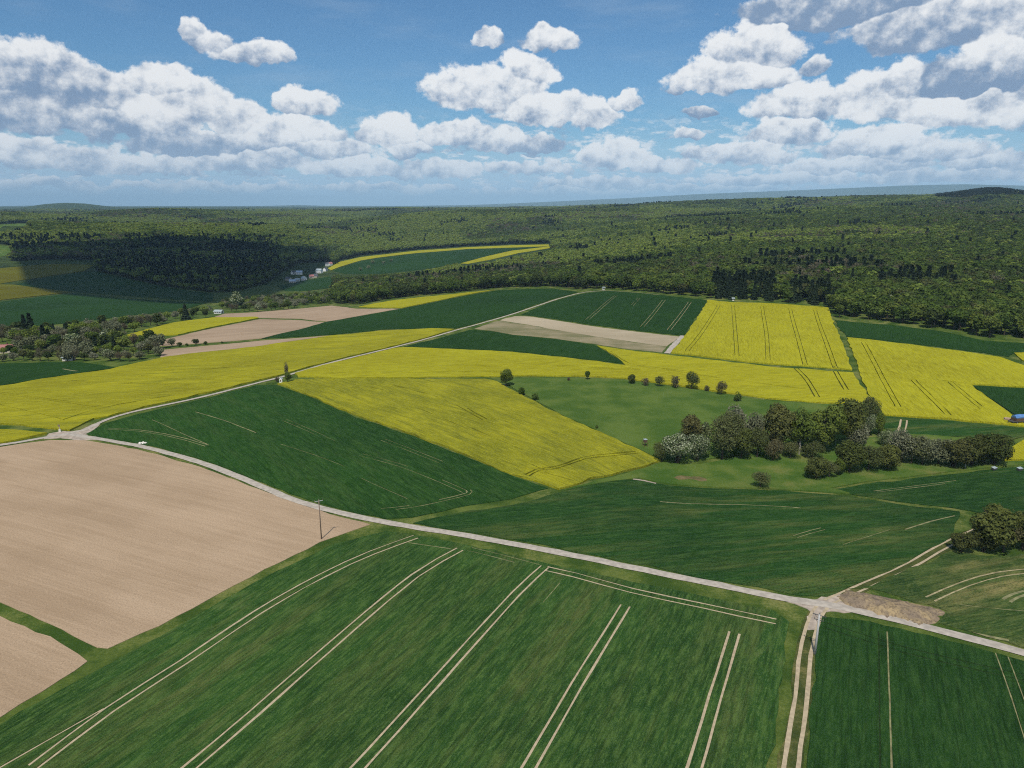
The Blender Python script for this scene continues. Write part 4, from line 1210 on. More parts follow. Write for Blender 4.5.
# the largest and best seen ones, those of the forest's front edge, are objects of their own
infr = (px_ > -30) & (px_ < 1054) & (px_ > 296)
best = np.full(1200, -1e9)
score = np.full(len(P), -1e9)
for i in np.argsort(rad):
    if not infr[i]: continue
    a, b = int(px_[i] + 60 - 5), int(px_[i] + 60 + 5)
    seen = np.mean(np.where(best[a:b] < -1e8, 400, best[a:b])) - top_[i] if a >= 0 else 0
    if rad[i] < 1150:
        score[i] = (py_[i] - top_[i]) * min(1.0, max(0.0, seen / (py_[i] - top_[i]))) + (py_[i] - top_[i]) * 0.15
    m = best[a:b]
    best[a:b] = np.where(m < -1e8, top_[i], np.minimum(m, top_[i]))
pick = np.argsort(-score)[:165]
pick = pick[score[pick] > 0]
KEY = ['green', 'olive', 'conifer', 'bare', 'bloom', 'lime']
WHERE = [(0, 420, "in the middle wood behind the ploughed fields"), (420, 560, "in the middle wood above the long wheat slope"), (560, 712, "in the forest front above the tracked wheat"),
         (712, 835, "in the forest front behind the tall yellow field"), (835, 930, "in the forest front above the dark strip"), (930, 2000, "in the forest front by the right edge")]
for i in pick:
    k = KEY[kind[i]]
    wh = [w for a, b, w in WHERE if a <= px_[i] < b][0]
    plant(k, P[i, 0], P[i, 1], float(hgt[i]), float(wid[i]), LOOK[k][0] + " " + wh, "trees of the forest edge", "tree")
rest = np.ones(len(P), bool); rest[pick] = False

# kinds for the mass: crown and trunk in one light mesh
KCOL = bpy.data.collections.new("forest kinds")


def light_kind(i, crown, mat):
    g = np.random.default_rng(100 + i)
    t = trunk_mesh(g, 0.02, 0.6, 0, n=4)
    v, f = crown(g)
    n = len(t.v)
    me = bpy.data.meshes.new("forest_tree")
    me.from_pydata(t.v + np.asarray(v).tolist(), [], t.f + (np.asarray(f) + n).tolist())
    me.materials.append(M_BARK); me.materials.append(mat)
    me.polygons.foreach_set("material_index", np.array([0] * len(t.f) + [1] * len(f), np.int32))
    me.update()
    KCOL.objects.link(bpy.data.objects.new("forest_tree.%03d" % i, me))


LK = []
for j, (key, crown, mat, cnt) in enumerate([
        ('green', lambda g: lobes_crown(g, 330, 0.135, 9, 0.36, 0.30, 1.0, 0.62, 0.14), L_GREEN, 3), ('olive', lambda g: lobes_crown(g, 330, 0.130, 10, 0.38, 0.26, 1.0, 0.62, 0.14), L_OLIVE, 3),
        ('conifer', lambda g: cone_crown(g, 260, 0.115), L_DARK, 2), ('bare', lambda g: lobes_crown(g, 420, 0.07, 10, 0.34, 0.24, 1.0, 0.6, 0.8), L_TWIG, 2), ('bloom', lambda g: lobes_crown(g, 330, 0.11, 9, 0.42, 0.2), L_BLOOM, 1),
        ('lime', lambda g: lobes_crown(g, 330, 0.130, 10, 0.40, 0.28, 1.0, 0.62, 0.14), L_LIME, 2)]):
    s = len(LK)
    for q in range(cnt):
        light_kind(len(LK), crown, mat); LK.append(key)
FIRST = [LK.index(k) for k in KEY]; COUNT = [LK.count(k) for k in KEY]


def forest_group():
    ng = bpy.data.node_groups.new("trees of the wood", 'GeometryNodeTree')
    ng.interface.new_socket("Geometry", in_out='INPUT', socket_type='NodeSocketGeometry')
    ng.interface.new_socket("Geometry", in_out='OUTPUT', socket_type='NodeSocketGeometry')
    N, L = ng.nodes, ng.links
    gi, go = N.new('NodeGroupInput'), N.new('NodeGroupOutput')
    ci = N.new('GeometryNodeCollectionInfo'); ci.inputs[0].default_value = KCOL
    ci.inputs['Separate Children'].default_value = True; ci.inputs['Reset Children'].default_value = True
    ip = N.new('GeometryNodeInstanceOnPoints'); ip.inputs['Pick Instance'].default_value = True

    def attr(n, t):
        a = N.new('GeometryNodeInputNamedAttribute'); a.data_type = t; a.inputs[0].default_value = n
        return [o for o in a.outputs if o.name == 'Attribute' and o.enabled][0] if any(o.enabled for o in a.outputs) else a.outputs[0]
    L.new(gi.outputs[0], ip.inputs['Points']); L.new(ci.outputs[0], ip.inputs['Instance'])
    L.new(attr("pick", 'INT'), ip.inputs['Instance Index'])
    L.new(attr("turn", 'FLOAT_VECTOR'), ip.inputs['Rotation']); L.new(attr("size", 'FLOAT_VECTOR'), ip.inputs['Scale'])
    L.new(ip.outputs[0], go.inputs[0])
    return ng


FG = forest_group()


def forest(label, m):
    p = P[m]
    z = H(p[:, 0], p[:, 1]) - 0.1
    me = bpy.data.meshes.new("forest")
    me.from_pydata(np.column_stack([p, z]).tolist(), [], [])
    k = kind[m]
    pickv = np.array(FIRST)[k] + (fg.integers(0, 1000, len(k)) % np.array(COUNT)[k])
    a = me.attributes.new("pick", 'INT', 'POINT'); a.data.foreach_set("value", pickv.astype(np.int32))
    a = me.attributes.new("turn", 'FLOAT_VECTOR', 'POINT'); a.data.foreach_set("vector", np.column_stack([np.zeros(len(k)), np.zeros(len(k)), turn[m]]).astype(np.float32).ravel())
    w = (hgt[m] * wid[m])
    a = me.attributes.new("size", 'FLOAT_VECTOR', 'POINT'); a.data.foreach_set("vector", np.column_stack([w, w, hgt[m]]).astype(np.float32).ravel())
    o = bpy.data.objects.new("forest", me); COL.objects.link(o)
    md = o.modifiers.new("trees", 'NODES'); md.node_group = FG
    tag(o, label, "forest", kind="stuff")
    print("forest", len(k))


hill = px_ < 335
far = rad > 2900
forest("dark spruce wood covering the shaded valley slope on the left", rest & hill & ~far)
forest("mixed olive green forest rising behind the fields to the right skyline", rest & ~hill & ~far)
forest("hazy far forest along the horizon", rest & far)

# ------------------------------------------------------------------ poles, shrine, houses and small things
M_WOODPOLE = plain("weathered pole timber", (0.20, 0.145, 0.11), 0.9, 0.2, 2.0, 0.1)
M_GREYPOLE = plain("grey concrete", (0.44, 0.43, 0.41), 0.85, 0.1, 2.0, 0.2)
M_STEEL = plain("dark steel", (0.075, 0.075, 0.075), 0.5, 0.1, 4.0, 0.5)
M_ZINC = plain("galvanised steel", (0.50, 0.50, 0.47), 0.5, 0.1, 4.0, 0.5)
M_PORC = plain("brown porcelain", (0.22, 0.16, 0.12), 0.35, 0.05, 8.0, 0.5)
M_WHITE = plain("whitewashed plaster", (0.80, 0.79, 0.75), 0.85, 0.05, 1.5, 0.2)
M_CREAM = plain("cream plaster", (0.58, 0.52, 0.42), 0.85, 0.08, 1.0, 0.2)
M_TILE = plain("red roof tiles", (0.36, 0.15, 0.14), 0.8, 0.2, 2.5, 0.2)
M_SLATE = plain("dark slate roof", (0.075, 0.08, 0.095), 0.6, 0.15, 2.5, 0.4)
M_BLUEROOF = plain("pale blue sheet roof", (0.40, 0.47, 0.56), 0.5, 0.1, 0.8, 0.4)
M_GLASS = plain("dark window panes", (0.03, 0.035, 0.045), 0.2, 0.1, 1.0, 0.6)
M_TIMBER = plain("brown boards", (0.12, 0.075, 0.045), 0.85, 0.2, 2.0, 0.2)
M_TARP = plain("faded blue tarpaulin", (0.10, 0.22, 0.46), 0.55, 0.15, 1.5, 0.3)
M_TANBOARD = plain("tan boards", (0.42, 0.29, 0.20), 0.85, 0.2, 2.0, 0.2)
M_STONE = plain("pale limestone", (0.66, 0.62, 0.54), 0.9, 0.12, 1.2, 0.2)
M_LID = plain("pale grey sheet metal", (0.36, 0.41, 0.41), 0.5, 0.12, 1.5, 0.4)
M_RUBBER = plain("black rubber", (0.02, 0.02, 0.02), 0.8, 0.1, 3.0, 0.2)


def at(px, py):
    (x, y), = ground([(px, py)])
    return float(x), float(y), float(H(x, y))


def utility_pole(label, px, py, top, mat, rad0, arm_len, arm_az, arms):
    x, y, z = at(px, py)
    h = float(height_to(x, y, z, top))
    o = empty("utility_pole", (x, y, z)); tag(o, label, "utility pole")
    m = MB(); m.tube([(0, 0, -0.3), (0, 0, h * 0.5), (0, 0, h)], [rad0, rad0 * 0.86, rad0 * 0.7], 14); m.build("post", mat, o, True)
    m = MB(); m.tube([(0, 0, h), (0, 0, h + 0.10)], [rad0 * 0.72, rad0 * 0.2], 14); m.build("cap", M_STEEL, o)
    c, s = math.cos(arm_az), math.sin(arm_az)
    for dz, ln in arms:
        a = MB(); a.box((0, rad0 + 0.02, h - dz), (0.01, 0.01, 0.01))
        a = MB(); a.tube([(-c * ln / 2, -s * ln / 2, h - dz), (c * ln / 2, s * ln / 2, h - dz)], [0.065, 0.065], 4)
        ao = a.build("crossarm", M_ZINC if mat is M_WOODPOLE else M_STEEL, o)
        for sg in (-1, 1):
            b = MB(); b.tube([(sg * c * ln * 0.33, sg * s * ln * 0.33, h - dz - 0.03), (0, 0, h - dz - 0.75)], [0.03, 0.03], 5); b.build("brace", M_STEEL, o)
        for k in (-0.47, 0.0 if dz > 0.2 else -0.18, 0.47):
            i = MB(); q = (c * ln * k, s * ln * k)
            if abs(k) < 0.1: q = (q[0] - s * 0.25, q[1] + c * 0.25)
            i.tube([(q[0], q[1], h - dz + 0.05), (q[0], q[1], h - dz + 0.18), (q[0], q[1], h - dz + 0.22), (q[0], q[1], h - dz + 0.38)], [0.025, 0.025, 0.06, 0.045], 8)
            i.build("insulator", M_PORC, ao)
    st = MB()
    for k in range(5):
        st.tube([(rad0 * 0.8, 0, h * 0.45 + k * 0.4), (rad0 * 0.8 + 0.16, 0, h * 0.45 + k * 0.4)], [0.018, 0.018], 5)
    st.build("climbing_pegs", M_STEEL, o)
    return o


utility_pole("brown wooden utility pole with a pale crossarm on the corner of the large bare field", 321.5, 539, 500.0, M_WOODPOLE, 0.14, 2.0, R(28), [(0.25, 1.9)])
utility_pole("grey utility pole beside the rutted track just below the right crossing", 814.8, 654.5, 614.0, M_GREYPOLE, 0.21, 2.2, R(-35), [(0.25, 2.2), (1.15, 1.5)])

# wayside shrine
x, y, z = at(281.4, 383.2)
o = empty("wayside_shrine", (x, y, z), R(-12)); tag(o, "small whitewashed wayside shrine in front of a dark round tree by the farm road", "shrine")
m = MB(); m.box((0, 0, 0.15), (1.5, 1.3, 0.4)); m.build("plinth", M_STONE, o)
m = MB(); m.box((0, 0, 1.20), (1.15, 0.95, 1.7)); m.add([(-0.575, -0.475, 2.05), (0.575, -0.475, 2.05), (0.575, 0.475, 2.05), (-0.575, 0.475, 2.05), (0, -0.475, 2.62), (0, 0.475, 2.62)],
      [(0, 1, 4), (2, 3, 5), (1, 2, 5, 4), (3, 0, 4, 5)]); m.build("shrine_body", M_WHITE, o)
m = MB()
for s in (-1, 1):
    m.add([(s * 0.72, -0.6, 1.93), (0, -0.6, 2.70), (0, 0.6, 2.70), (s * 0.72, 0.6, 1.93), (s * 0.72, -0.6, 2.0), (0, -0.6, 2.78), (0, 0.6, 2.78), (s * 0.72, 0.6, 2.0)],
          [(0, 1, 2, 3), (4, 7, 6, 5), (0, 4, 5, 1), (1, 5, 6, 2), (2, 6, 7, 3), (3, 7, 4, 0)])
m.build("roof", M_LID, o)
m = MB(); m.box((0, -0.48, 1.25), (0.55, 0.03, 0.9)); m.build("niche", M_TIMBER, o)


def house(label, px, py, w, d, h, rise, az, wall, roof, group=None, chim=True, name="house", cat="house"):
    x, y, z = at(px, py)
    o = empty(name, (x, y, z), az); tag(o, label, cat, group)
    m = MB(); m.box((0, 0, h / 2 - 0.3), (w, d, h + 0.6))
    m.add([(-w / 2, -d / 2, h), (-w / 2, d / 2, h), (-w / 2, 0, h + rise), (w / 2, -d / 2, h), (w / 2, d / 2, h), (w / 2, 0, h + rise)], [(0, 2, 1), (3, 4, 5)])
    m.build("wall", wall, o)
    m = MB(); e = 0.45; t = 0.22
    for s in (-1, 1):
        k = rise / (d / 2)
        y0, z0 = s * (d / 2 + e), h - k * e
        v = [(-w / 2 - e, y0, z0), (w / 2 + e, y0, z0), (w / 2 + e, 0, h + rise), (-w / 2 - e, 0, h + rise)]
        v2 = [(a, b, c + t) for a, b, c in v]
        m.add(v + v2, [(3, 2, 1, 0), (4, 5, 6, 7), (0, 1, 5, 4), (1, 2, 6, 5), (2, 3, 7, 6), (3, 0, 4, 7)])
    rf = m.build("roof", roof, o)
    if chim:
        m = MB(); m.box((w * 0.2, d * 0.12, h + rise + 0.3), (0.7, 0.7, 1.6)); m.build("chimney", M_TIMBER, rf)
    for s in (-1, 1):
        for k in (-0.3, 0.0, 0.3):
            for zz in ((1.5, 4.1) if h > 4.5 else (1.5,)):
                m = MB(); m.box((w * k, s * (d / 2 + 0.02), zz), (1.15, 0.1, 1.3)); m.build("window", M_GLASS, o)
    m = MB(); m.box((w / 2 + 0.02, 0, 1.05), (0.1, 1.1, 2.1)); m.build("door", M_TIMBER, o)
    return o


VG = "village houses in the far valley"
for a in [
    (299.5, 274.5, 13, 9, 5.5, 3.2, R(12), M_WHITE, M_BLUEROOF, "white village house under a wide pale blue roof"),
    (293.5, 274.3, 9, 8, 5, 3, R(60), M_WHITE, M_SLATE, "small white house left of the pale blue roof"),
    (288.5, 280.5, 10, 8, 4.5, 3, R(-20), M_CREAM, M_SLATE, "cream house lowest on the left of the village"),
    (292.5, 283, 12, 8, 4, 3, R(15), M_CREAM, M_BLUEROOF, "long pale farm building at the front of the village"),
    (297.5, 281.5, 9, 7, 4, 2.6, R(10), M_WHITE, M_LID, "pale shed next to the long farm building"),
    (304, 280.3, 9, 8, 5, 3, R(-30), M_WHITE, M_LID, "white house standing alone at the village front"),
    (311.5, 278.2, 9, 8, 4.5, 3, R(25), M_CREAM, M_TILE, "cream house with a red roof in mid village"),
    (316, 277.3, 8, 8, 4.5, 3, R(-10), M_CREAM, M_SLATE, "cream house with a dark roof beside the red roof"),
    (319.5, 273, 14, 9, 6.5, 3.4, R(-25), M_WHITE, M_LID, "largest bright white house in the village"),
    (325.5, 271.2, 9, 8, 5.5, 3, R(70), M_WHITE, M_SLATE, "tall white house at the right end of the village"),
    (327, 266, 8, 8, 5.5, 3, R(20), M_WHITE, M_SLATE, "white house highest up beside the wood"),
    (330.5, 265.3, 8, 7, 5, 3, R(40), M_WHITE, M_TILE, "small white house nearest the yellow arc"),
]:
    house(a[9], a[0], a[1], a[2] * 0.8, a[3] * 0.8, a[4] * 0.8, a[5] * 0.8, a[6], a[7], a[8], VG)
house("house with a long dusty red roof at the left edge among the valley trees", 3, 352.5, 13, 8, 2.4, 2.2, R(8), M_CREAM, M_TILE)
house("white house with a low pale roof behind the narrow yellow strip", 219, 313.3, 7, 5, 1.9, 1.2, R(-8), M_WHITE, M_LID)
house("small white garden hut beside the narrow yellow strip", 104, 339, 4, 3.4, 2.4, 1.1, R(10), M_WHITE, M_LID, chim=False, name="garden_hut", cat="hut")
house("small pale shed in front of the left valley trees", 69, 360.3, 5, 3.5, 1.9, 0.8, R(5), M_STONE, M_LID, chim=False, name="garden_shed", cat="shed")
house("tiny pale hunting hide at the forest end of the farm road", 603.5, 289.5, 1.9, 1.7, 1.7, 0.6, R(20), M_WHITE, M_LID, chim=False, name="field_hut", cat="hut")
house("tiny pale hut at the forest edge behind the tall yellow field", 733, 300.6, 1.4, 1.4, 1.7, 0.5, R(0), M_STONE, M_LID, chim=False, name="field_hut", cat="hut")

# marker post at the left crossing
x, y, z = at(60, 432)
o = empty("marker_post", (x, y, z)); tag(o, "short white marker post beside the yellow field at the left crossing", "post")
m = MB(); m.box((0, 0, 0.45), (0.7, 0.6, 1.1), 0.3, 0.8); m.build("stone_base", M_STONE, o)
m = MB(); m.tube([(0, 0, 0.9), (0, 0, 2.6)], [0.08, 0.07], 8); m.build("post", M_ZINC, o)
m = MB(); m.box((0, -0.1, 2.3), (0.7, 0.05, 0.7)); m.build("sign_plate", M_PORC, o)


def rock_mesh(rng, r, flat=0.7, n=3):
    import bmesh
    bm = bmesh.new(); bmesh.ops.create_icosphere(bm, subdivisions=2, radius=1)
    ph = rng.uniform(0, 6, 6)
    for v in bm.verts:
        p = v.co
        k = 1 + 0.18 * math.sin(3 * p.x + ph[0]) * math.cos(2.6 * p.y + ph[1]) + 0.12 * math.sin(5 * p.z + ph[2] + 2 * p.x) + rng.uniform(-0.05, 0.05)
        v.co = Vector((p.x * k * r, p.y * k * r * 0.85, p.z * k * r * flat))
    vs = [tuple(v.co) for v in bm.verts]; fs = [[v.index for v in f.verts] for f in bm.faces]
    bm.free()
    return vs, fs


g = np.random.default_rng(9)
x, y, z = at(143, 443.5)
for i, (dx, dy, r_) in enumerate([(-1.0, 0, 0.5), (-0.1, 0.2, 0.6), (0.8, 0.1, 0.5), (0.3, -0.6, 0.36), (-0.6, -0.5, 0.32)]):
    o = link_mesh("boulder", *rock_mesh(g, r_), M_STONE)
    o.location = (x + dx, y + dy, float(H(x + dx, y + dy)) + r_ * 0.3)
    tag(o, ["left white boulder of the roadside cluster by the bare field", "largest white boulder in the roadside cluster by the bare field", "right white boulder of the roadside cluster by the bare field",
            "small front boulder of the white roadside cluster", "smallest boulder at the near left of the white cluster"][i], "boulder", "white boulders at the roadside")

# heap of bare soil by the right crossing
HEAP = ground([(836, 597), (840, 593.5), (846.5, 591), (863, 592.3), (878, 596.7), (896, 600.7), (919.6, 605.6), (939.5, 609.8), (944.5, 612), (934.5, 620), (927, 625.5), (916, 624), (896, 619.5), (873, 613.5), (856.5, 608), (841.5, 603.5)])


def soil_heap():
    b = resample(HEAP, 0.5)
    b = b + normals2(b) * (0.35 * np.sin(np.arange(len(b)) * 0.55) + 0.3 * RNG.standard_normal(len(b)))[:, None]
    if area2(b) < 0: b = b[::-1]
    x0, y0 = b.min(0); x1, y1 = b.max(0)
    gx, gy = np.meshgrid(np.arange(x0, x1, 0.42), np.arange(y0, y1, 0.42))
    p = np.stack([gx.ravel(), gy.ravel()], -1); p = p[inside(b, p)]
    dd = np.array([np.min(np.linalg.norm(b - q, axis=1)) for q in p])
    p, dd = p[dd > 0.25], dd[dd > 0.25]
    pts = np.vstack([b, p]); dist = np.concatenate([np.zeros(len(b)), dd])
    r = delaunay_2d_cdt([Vector((float(q[0] - x0), float(q[1] - y0))) for q in pts], [], [list(range(len(b)))], 1, 1e-3, True)
    V = np.array([(v.x, v.y) for v in r[0]]) + (x0, y0)
    dv = np.array([np.min(np.linalg.norm(b - q, axis=1)) for q in V])
    n1 = vnoise(V, 2.3, 31) * 0.6 + vnoise(V, 0.9, 32) * 0.4
    ridge = vnoise(V, 6.0, 33)
    left_ = np.clip(1 - (V[:, 0] - x0) / (x1 - x0), 0, 1)
    hz = np.minimum(dv * 0.55, 1.1) * (0.25 + 1.3 * n1 * (0.35 + 0.9 * left_) + 0.5 * ridge * left_)
    z = H(V[:, 0], V[:, 1]) + 0.10 + hz
    z = np.where(dv < 0.02, H(V[:, 0], V[:, 1]) - 0.05, z)
    f = []
    for t3 in r[2]:
        t3 = list(t3); a, b2, c2 = V[t3[0]], V[t3[1]], V[t3[2]]
        f.append(t3 if (b2[0] - a[0]) * (c2[1] - a[1]) - (b2[1] - a[1]) * (c2[0] - a[0]) > 0 else t3[::-1])
    m, t, bs = new_mat("dug earth")
    pos = t.vmath('MULTIPLY', t.node("ShaderNodeNewGeometry").outputs["Position"], (1, 1, 0.6))
    a1 = t.noise(pos, 0.28, 4, 0.6); a2 = t.noise(pos, 1.6, 4, 0.75)
    c = t.mix(t.smooth(a1, 0.42, 0.62), (0.25, 0.19, 0.13), (0.37, 0.275, 0.15))
    c = t.mix(t.smooth(a2, 0.42, 0.66, 0.0, 0.8), c, (0.12, 0.09, 0.065))
    t.put(bs.inputs["Base Color"], c)
    bp = t.node("ShaderNodeBump", {"Height": a2}); bp.inputs["Strength"].default_value = 0.7; bp.inputs["Distance"].default_value = 0.25
    t.l.new(bp.outputs[0], bs.inputs["Normal"])
    o = link_mesh("soil_heap", np.column_stack([V, z]), f, m, smooth=True)
    tag(o, "spread out heap of brown dug earth along the road right of the crossing", "soil heap")


soil_heap()

# covered trailer at the right edge
x, y, z = at(1017, 423.5)
o = empty("farm_trailer", (x, y, z), R(12)); tag(o, "blue covered farm trailer at the tip of the right yellow field", "trailer")
m = MB(); m.box((0, 0, 1.05), (6.2, 2.3, 0.25)); m.build("chassis", M_STEEL, o)
m = MB(); m.box((0.6, 0, 1.75), (4.8, 2.25, 1.15)); m.build("cargo_box", M_TIMBER, o)
m = MB(); m.tube([(-1.85, 0, 2.35), (0.6, 0, 2.5), (3.05, 0, 2.35)], [1.2, 1.28, 1.2], 12)
m.v = [(a, b * 0.95, 2.3 + max(0.0, c - 2.35) * 0.8) for a, b, c in m.v]; m.build("tarpaulin", M_TARP, o)
for dx in (-1.3, 1.9):
    for s in (-1, 1):
        w = MB(); w.tube([(dx, s * 1.0, 0.5), (dx, s * 1.3, 0.5)], [0.5, 0.5], 16); wo = w.build("wheel", M_RUBBER, o)
        w = MB(); w.tube([(dx, s * 1.28, 0.5), (dx, s * 1.33, 0.5)], [0.25, 0.22], 12); w.build("rim", M_LID, wo)
m = MB(); m.tube([(-3.1, 0, 0.95), (-4.4, 0, 0.6)], [0.07, 0.06], 6); m.build("drawbar", M_STEEL, o)
x, y, z = at(1010.5, 421.5)
o = empty("board_stack", (x, y, z), R(-25)); tag(o, "low stack of tan boards left of the blue trailer", "board stack")
m = MB()
for k in range(3): m.box((0.15 * k, 0.1 * (k % 2), 0.22 + 0.42 * k), (4.6, 2.0 - 0.2 * k, 0.34), 0.03 * k)
m.build("boards", M_TANBOARD, o)
m = MB(); m.box((-1.5, 0, 0.03), (0.25, 2.0, 0.12)); m.box((1.5, 0, 0.03), (0.25, 2.0, 0.12)); m.build("bearers", M_TIMBER, o)

# two small feed boxes on the meadow
for px, py, az, lab in [(994, 470.5, 24, "small pale feed trough right below the dark thicket"), (1019.5, 471, 20, "small pale feed trough close to the right edge")]:
    x, y, z = at(px, py)
    o = empty("feed_trough", (x, y, z), R(az)); tag(o, lab, "trough", "feed troughs on the meadow")
    m = MB(); m.box((0, 0, 0.55), (1.5, 0.8, 0.6), 0, 1.12); m.build("trough_body", M_STEEL, o)
    m = MB(); m.add([(-0.85, -0.5, 0.86), (0.85, -0.5, 0.86), (0.85, 0.5, 1.1), (-0.85, 0.5, 1.1), (-0.85, -0.5, 0.9), (0.85, -0.5, 0.9), (0.85, 0.5, 1.14), (-0.85, 0.5, 1.14)],
                    [(3, 2, 1, 0), (4, 5, 6, 7), (0, 1, 5, 4), (1, 2, 6, 5), (2, 3, 7, 6), (3, 0, 4, 7)]); m.build("lid", M_LID, o)
    for sx in (-0.62, 0.62):
        for sy in (-0.28, 0.28):
            l = MB(); l.box((sx, sy, 0.08), (0.1, 0.1, 0.45)); l.build("leg", M_ZINC, o)

# white water tank in the gap by the hawthorn
x, y, z = at(645, 447)
o = empty("raised_hide", (x, y, z), R(20)); tag(o, "small pale raised hide at the left tip of the scrub", "hide")
for sx in (-0.6, 0.6):
    for sy in (-0.6, 0.6):
        l = MB(); l.box((sx, sy, 0.8), (0.12, 0.12, 1.8)); l.build("leg", M_TIMBER, o)
m = MB(); m.box((0, 0, 2.1), (1.0, 1.0, 0.9)); m.build("cabin", M_TIMBER, o)
m = MB(); m.box((0, 0, 2.68), (1.15, 1.15, 0.1), 0, 0.9); m.build("roof", M_LID, o)

# ------------------------------------------------------------------ sun, sky and air
world = bpy.data.worlds.new("World"); scene.world = world
world.use_nodes = True
world.node_tree.nodes.clear()
w = NT(world.node_tree)
wout = w.node("ShaderNodeOutputWorld")
sky = w.node("ShaderNodeTexSky")
sky.sky_type = 'NISHITA'; sky.sun_disc = False
sky.sun_elevation = SUN_EL; sky.sun_rotation = SUN_AZ
sky.altitude = 200; sky.air_density = 1.0; sky.dust_density = 0.6; sky.ozone_density = 4.0
SKY_STRENGTH = 0.094

d = w.node("ShaderNodeTexCoord").outputs["Generated"]
sp = w.node("ShaderNodeSeparateXYZ", {0: d})
az = w.math('ARCTAN2', sp.outputs[0], sp.outputs[1])
el = w.math('ARCSINE', sp.outputs[2])
elp = w.math('MAXIMUM', el, -0.02)
uv = w.node("ShaderNodeCombineXYZ", {0: az, 1: el}).outputs[0]
# cloud detail gets finer towards the horizon, where the clouds are further off
q = w.vmath('MULTIPLY', uv, (1.0, 1.12, 1.0))


def dirs(px, py):
    v = ray(px, py); return math.atan2(v[0], v[1]), math.asin(v[2])


wn = w.node("ShaderNodeTexNoise", {"Vector": q}); wn.inputs["Scale"].default_value = 22; wn.inputs["Detail"].default_value = 3; wn.inputs["Roughness"].default_value = 0.6
warp = w.vmath('MULTIPLY', w.vmath('SUBTRACT', wn.outputs["Color"], (0.5, 0.5, 0.5)), (0.040, 0.032, 0))
uvw = w.vmath('ADD', uv, warp)

# cumulus heaps: centre, half width, height above and below (picture rows), lightness
HEAPS = [
    (25, 78, 55, 30, 0.80), (70, 98, 62, 32, 0.78), (5, 112, 70, 34, 0.70), (168, 86, 34, 20, 1.0), (192, 108, 45, 30, 0.95), (150, 122, 50, 30, 0.95), (238, 122, 32, 24, 0.95), (268, 140, 40, 26, 0.92), (303, 104, 31, 17, 1.0),
    (110, 124, 45, 28, 0.78), (205, 148, 66, 18, 0.66), (305, 134, 42, 18, 0.98), (335, 150, 45, 16, 0.95), (388, 136, 36, 21, 1.0), (410, 150, 30, 14, 0.9),
    (194, 34, 15, 15, 0.86), (209, 42, 20, 13, 0.86), (257, 56, 33, 13, 0.92), (486, 40, 15, 13, 0.92), (551, 42, 28, 13, 0.90),
    (486, 92, 64, 27, 1.0), (528, 74, 32, 22, 1.0), (548, 112, 52, 22, 0.98), (592, 118, 30, 20, 1.0), (625, 102, 20, 10, 0.95), (456, 136, 46, 18, 0.95), (506, 144, 44, 16, 0.90), (530, 146, 40, 13, 0.72),
    (614, 160, 42, 22, 1.0), (664, 168, 42, 14, 0.93), (757, 52, 44, 30, 0.98), (722, 80, 50, 22, 0.98), (698, 88, 32, 11, 0.92), (772, 80, 26, 14, 0.95), (815, 70, 16, 13, 0.88), (800, 106, 46, 20, 0.92), (866, 104, 30, 30, 1.0), (906, 86, 26, 24, 1.0), (936, 112, 46, 24, 0.98), (990, 112, 50, 20, 0.93),
    (790, 136, 46, 18, 1.0), (700, 114, 17, 6, 0.75), (692, 132, 20, 7, 0.78), (882, 146, 66, 20, 0.95), (938, 154, 60, 16, 0.92), (985, 164, 50, 11, 0.9), (850, 168, 80, 12, 0.9), (742, 154, 62, 16, 0.95),
    (838, 10, 92, 22, 0.66), (925, 30, 66, 26, 0.74), (960, 14, 70, 20, 0.92), (1006, 60, 38, 26, 0.92), (970, 82, 70, 24, 0.64), (1080, 20, 70, 40, 0.8), (1100, 100, 80, 40, 0.85), (-90, 90, 70, 45, 0.85), (-80, 150, 80, 26, 0.85),
    (55, 160, 90, 18, 0.88), (160, 168, 80, 15, 0.86), (255, 164, 75, 16, 0.88), (350, 168, 80, 15, 0.92), (436, 172, 70, 12, 0.9), (525, 170, 60, 12, 0.88), (600, 184, 80, 9, 0.86), (780, 180, 100, 10, 0.88), (950, 178, 90, 11, 0.88), (40, 186, 90, 8, 0.84), (210, 188, 110, 7, 0.84), (390, 188, 90, 7, 0.86), (560, 192, 100, 7, 0.86), (720, 190, 90, 7, 0.86), (1090, 165, 90, 20, 0.86),
]
D = tone = relh = None
for cx, cy, rx, ry, li in HEAPS:
    a0, e0 = dirs(cx, cy)
    sx, sy = FPX * CT / rx, FPX / ry
    at_ = uvw if D is None else w.vmath('MULTIPLY_ADD', D, (1e-9, 1e-9, 0), uvw)   # keeps the node order sequential
    v = w.vmath('MULTIPLY_ADD', at_, (sx, sy, 0), (-a0 * sx, -e0 * sy, 0))
    v2 = w.vmath('MAXIMUM', v, w.vmath('MULTIPLY', v, (-1.0, -1.7, 0)))       # flatter below than above
    f = w.math('SUBTRACT', 1.0, w.vmath('LENGTH', v2))
    h = w.node("ShaderNodeSeparateXYZ", {0: v}).outputs[1]
    if D is None:
        D, tone, relh = f, w.math('ADD', li, 0), h
    else:
        m = w.smooth(w.math('SUBTRACT', f, D), -0.12, 0.12)
        tone = w.math('MULTIPLY_ADD', w.math('SUBTRACT', li, tone), m, tone)
        relh = w.math('MULTIPLY_ADD', w.math('SUBTRACT', h, relh), m, relh)
        D = w.math('MAXIMUM', D, f)

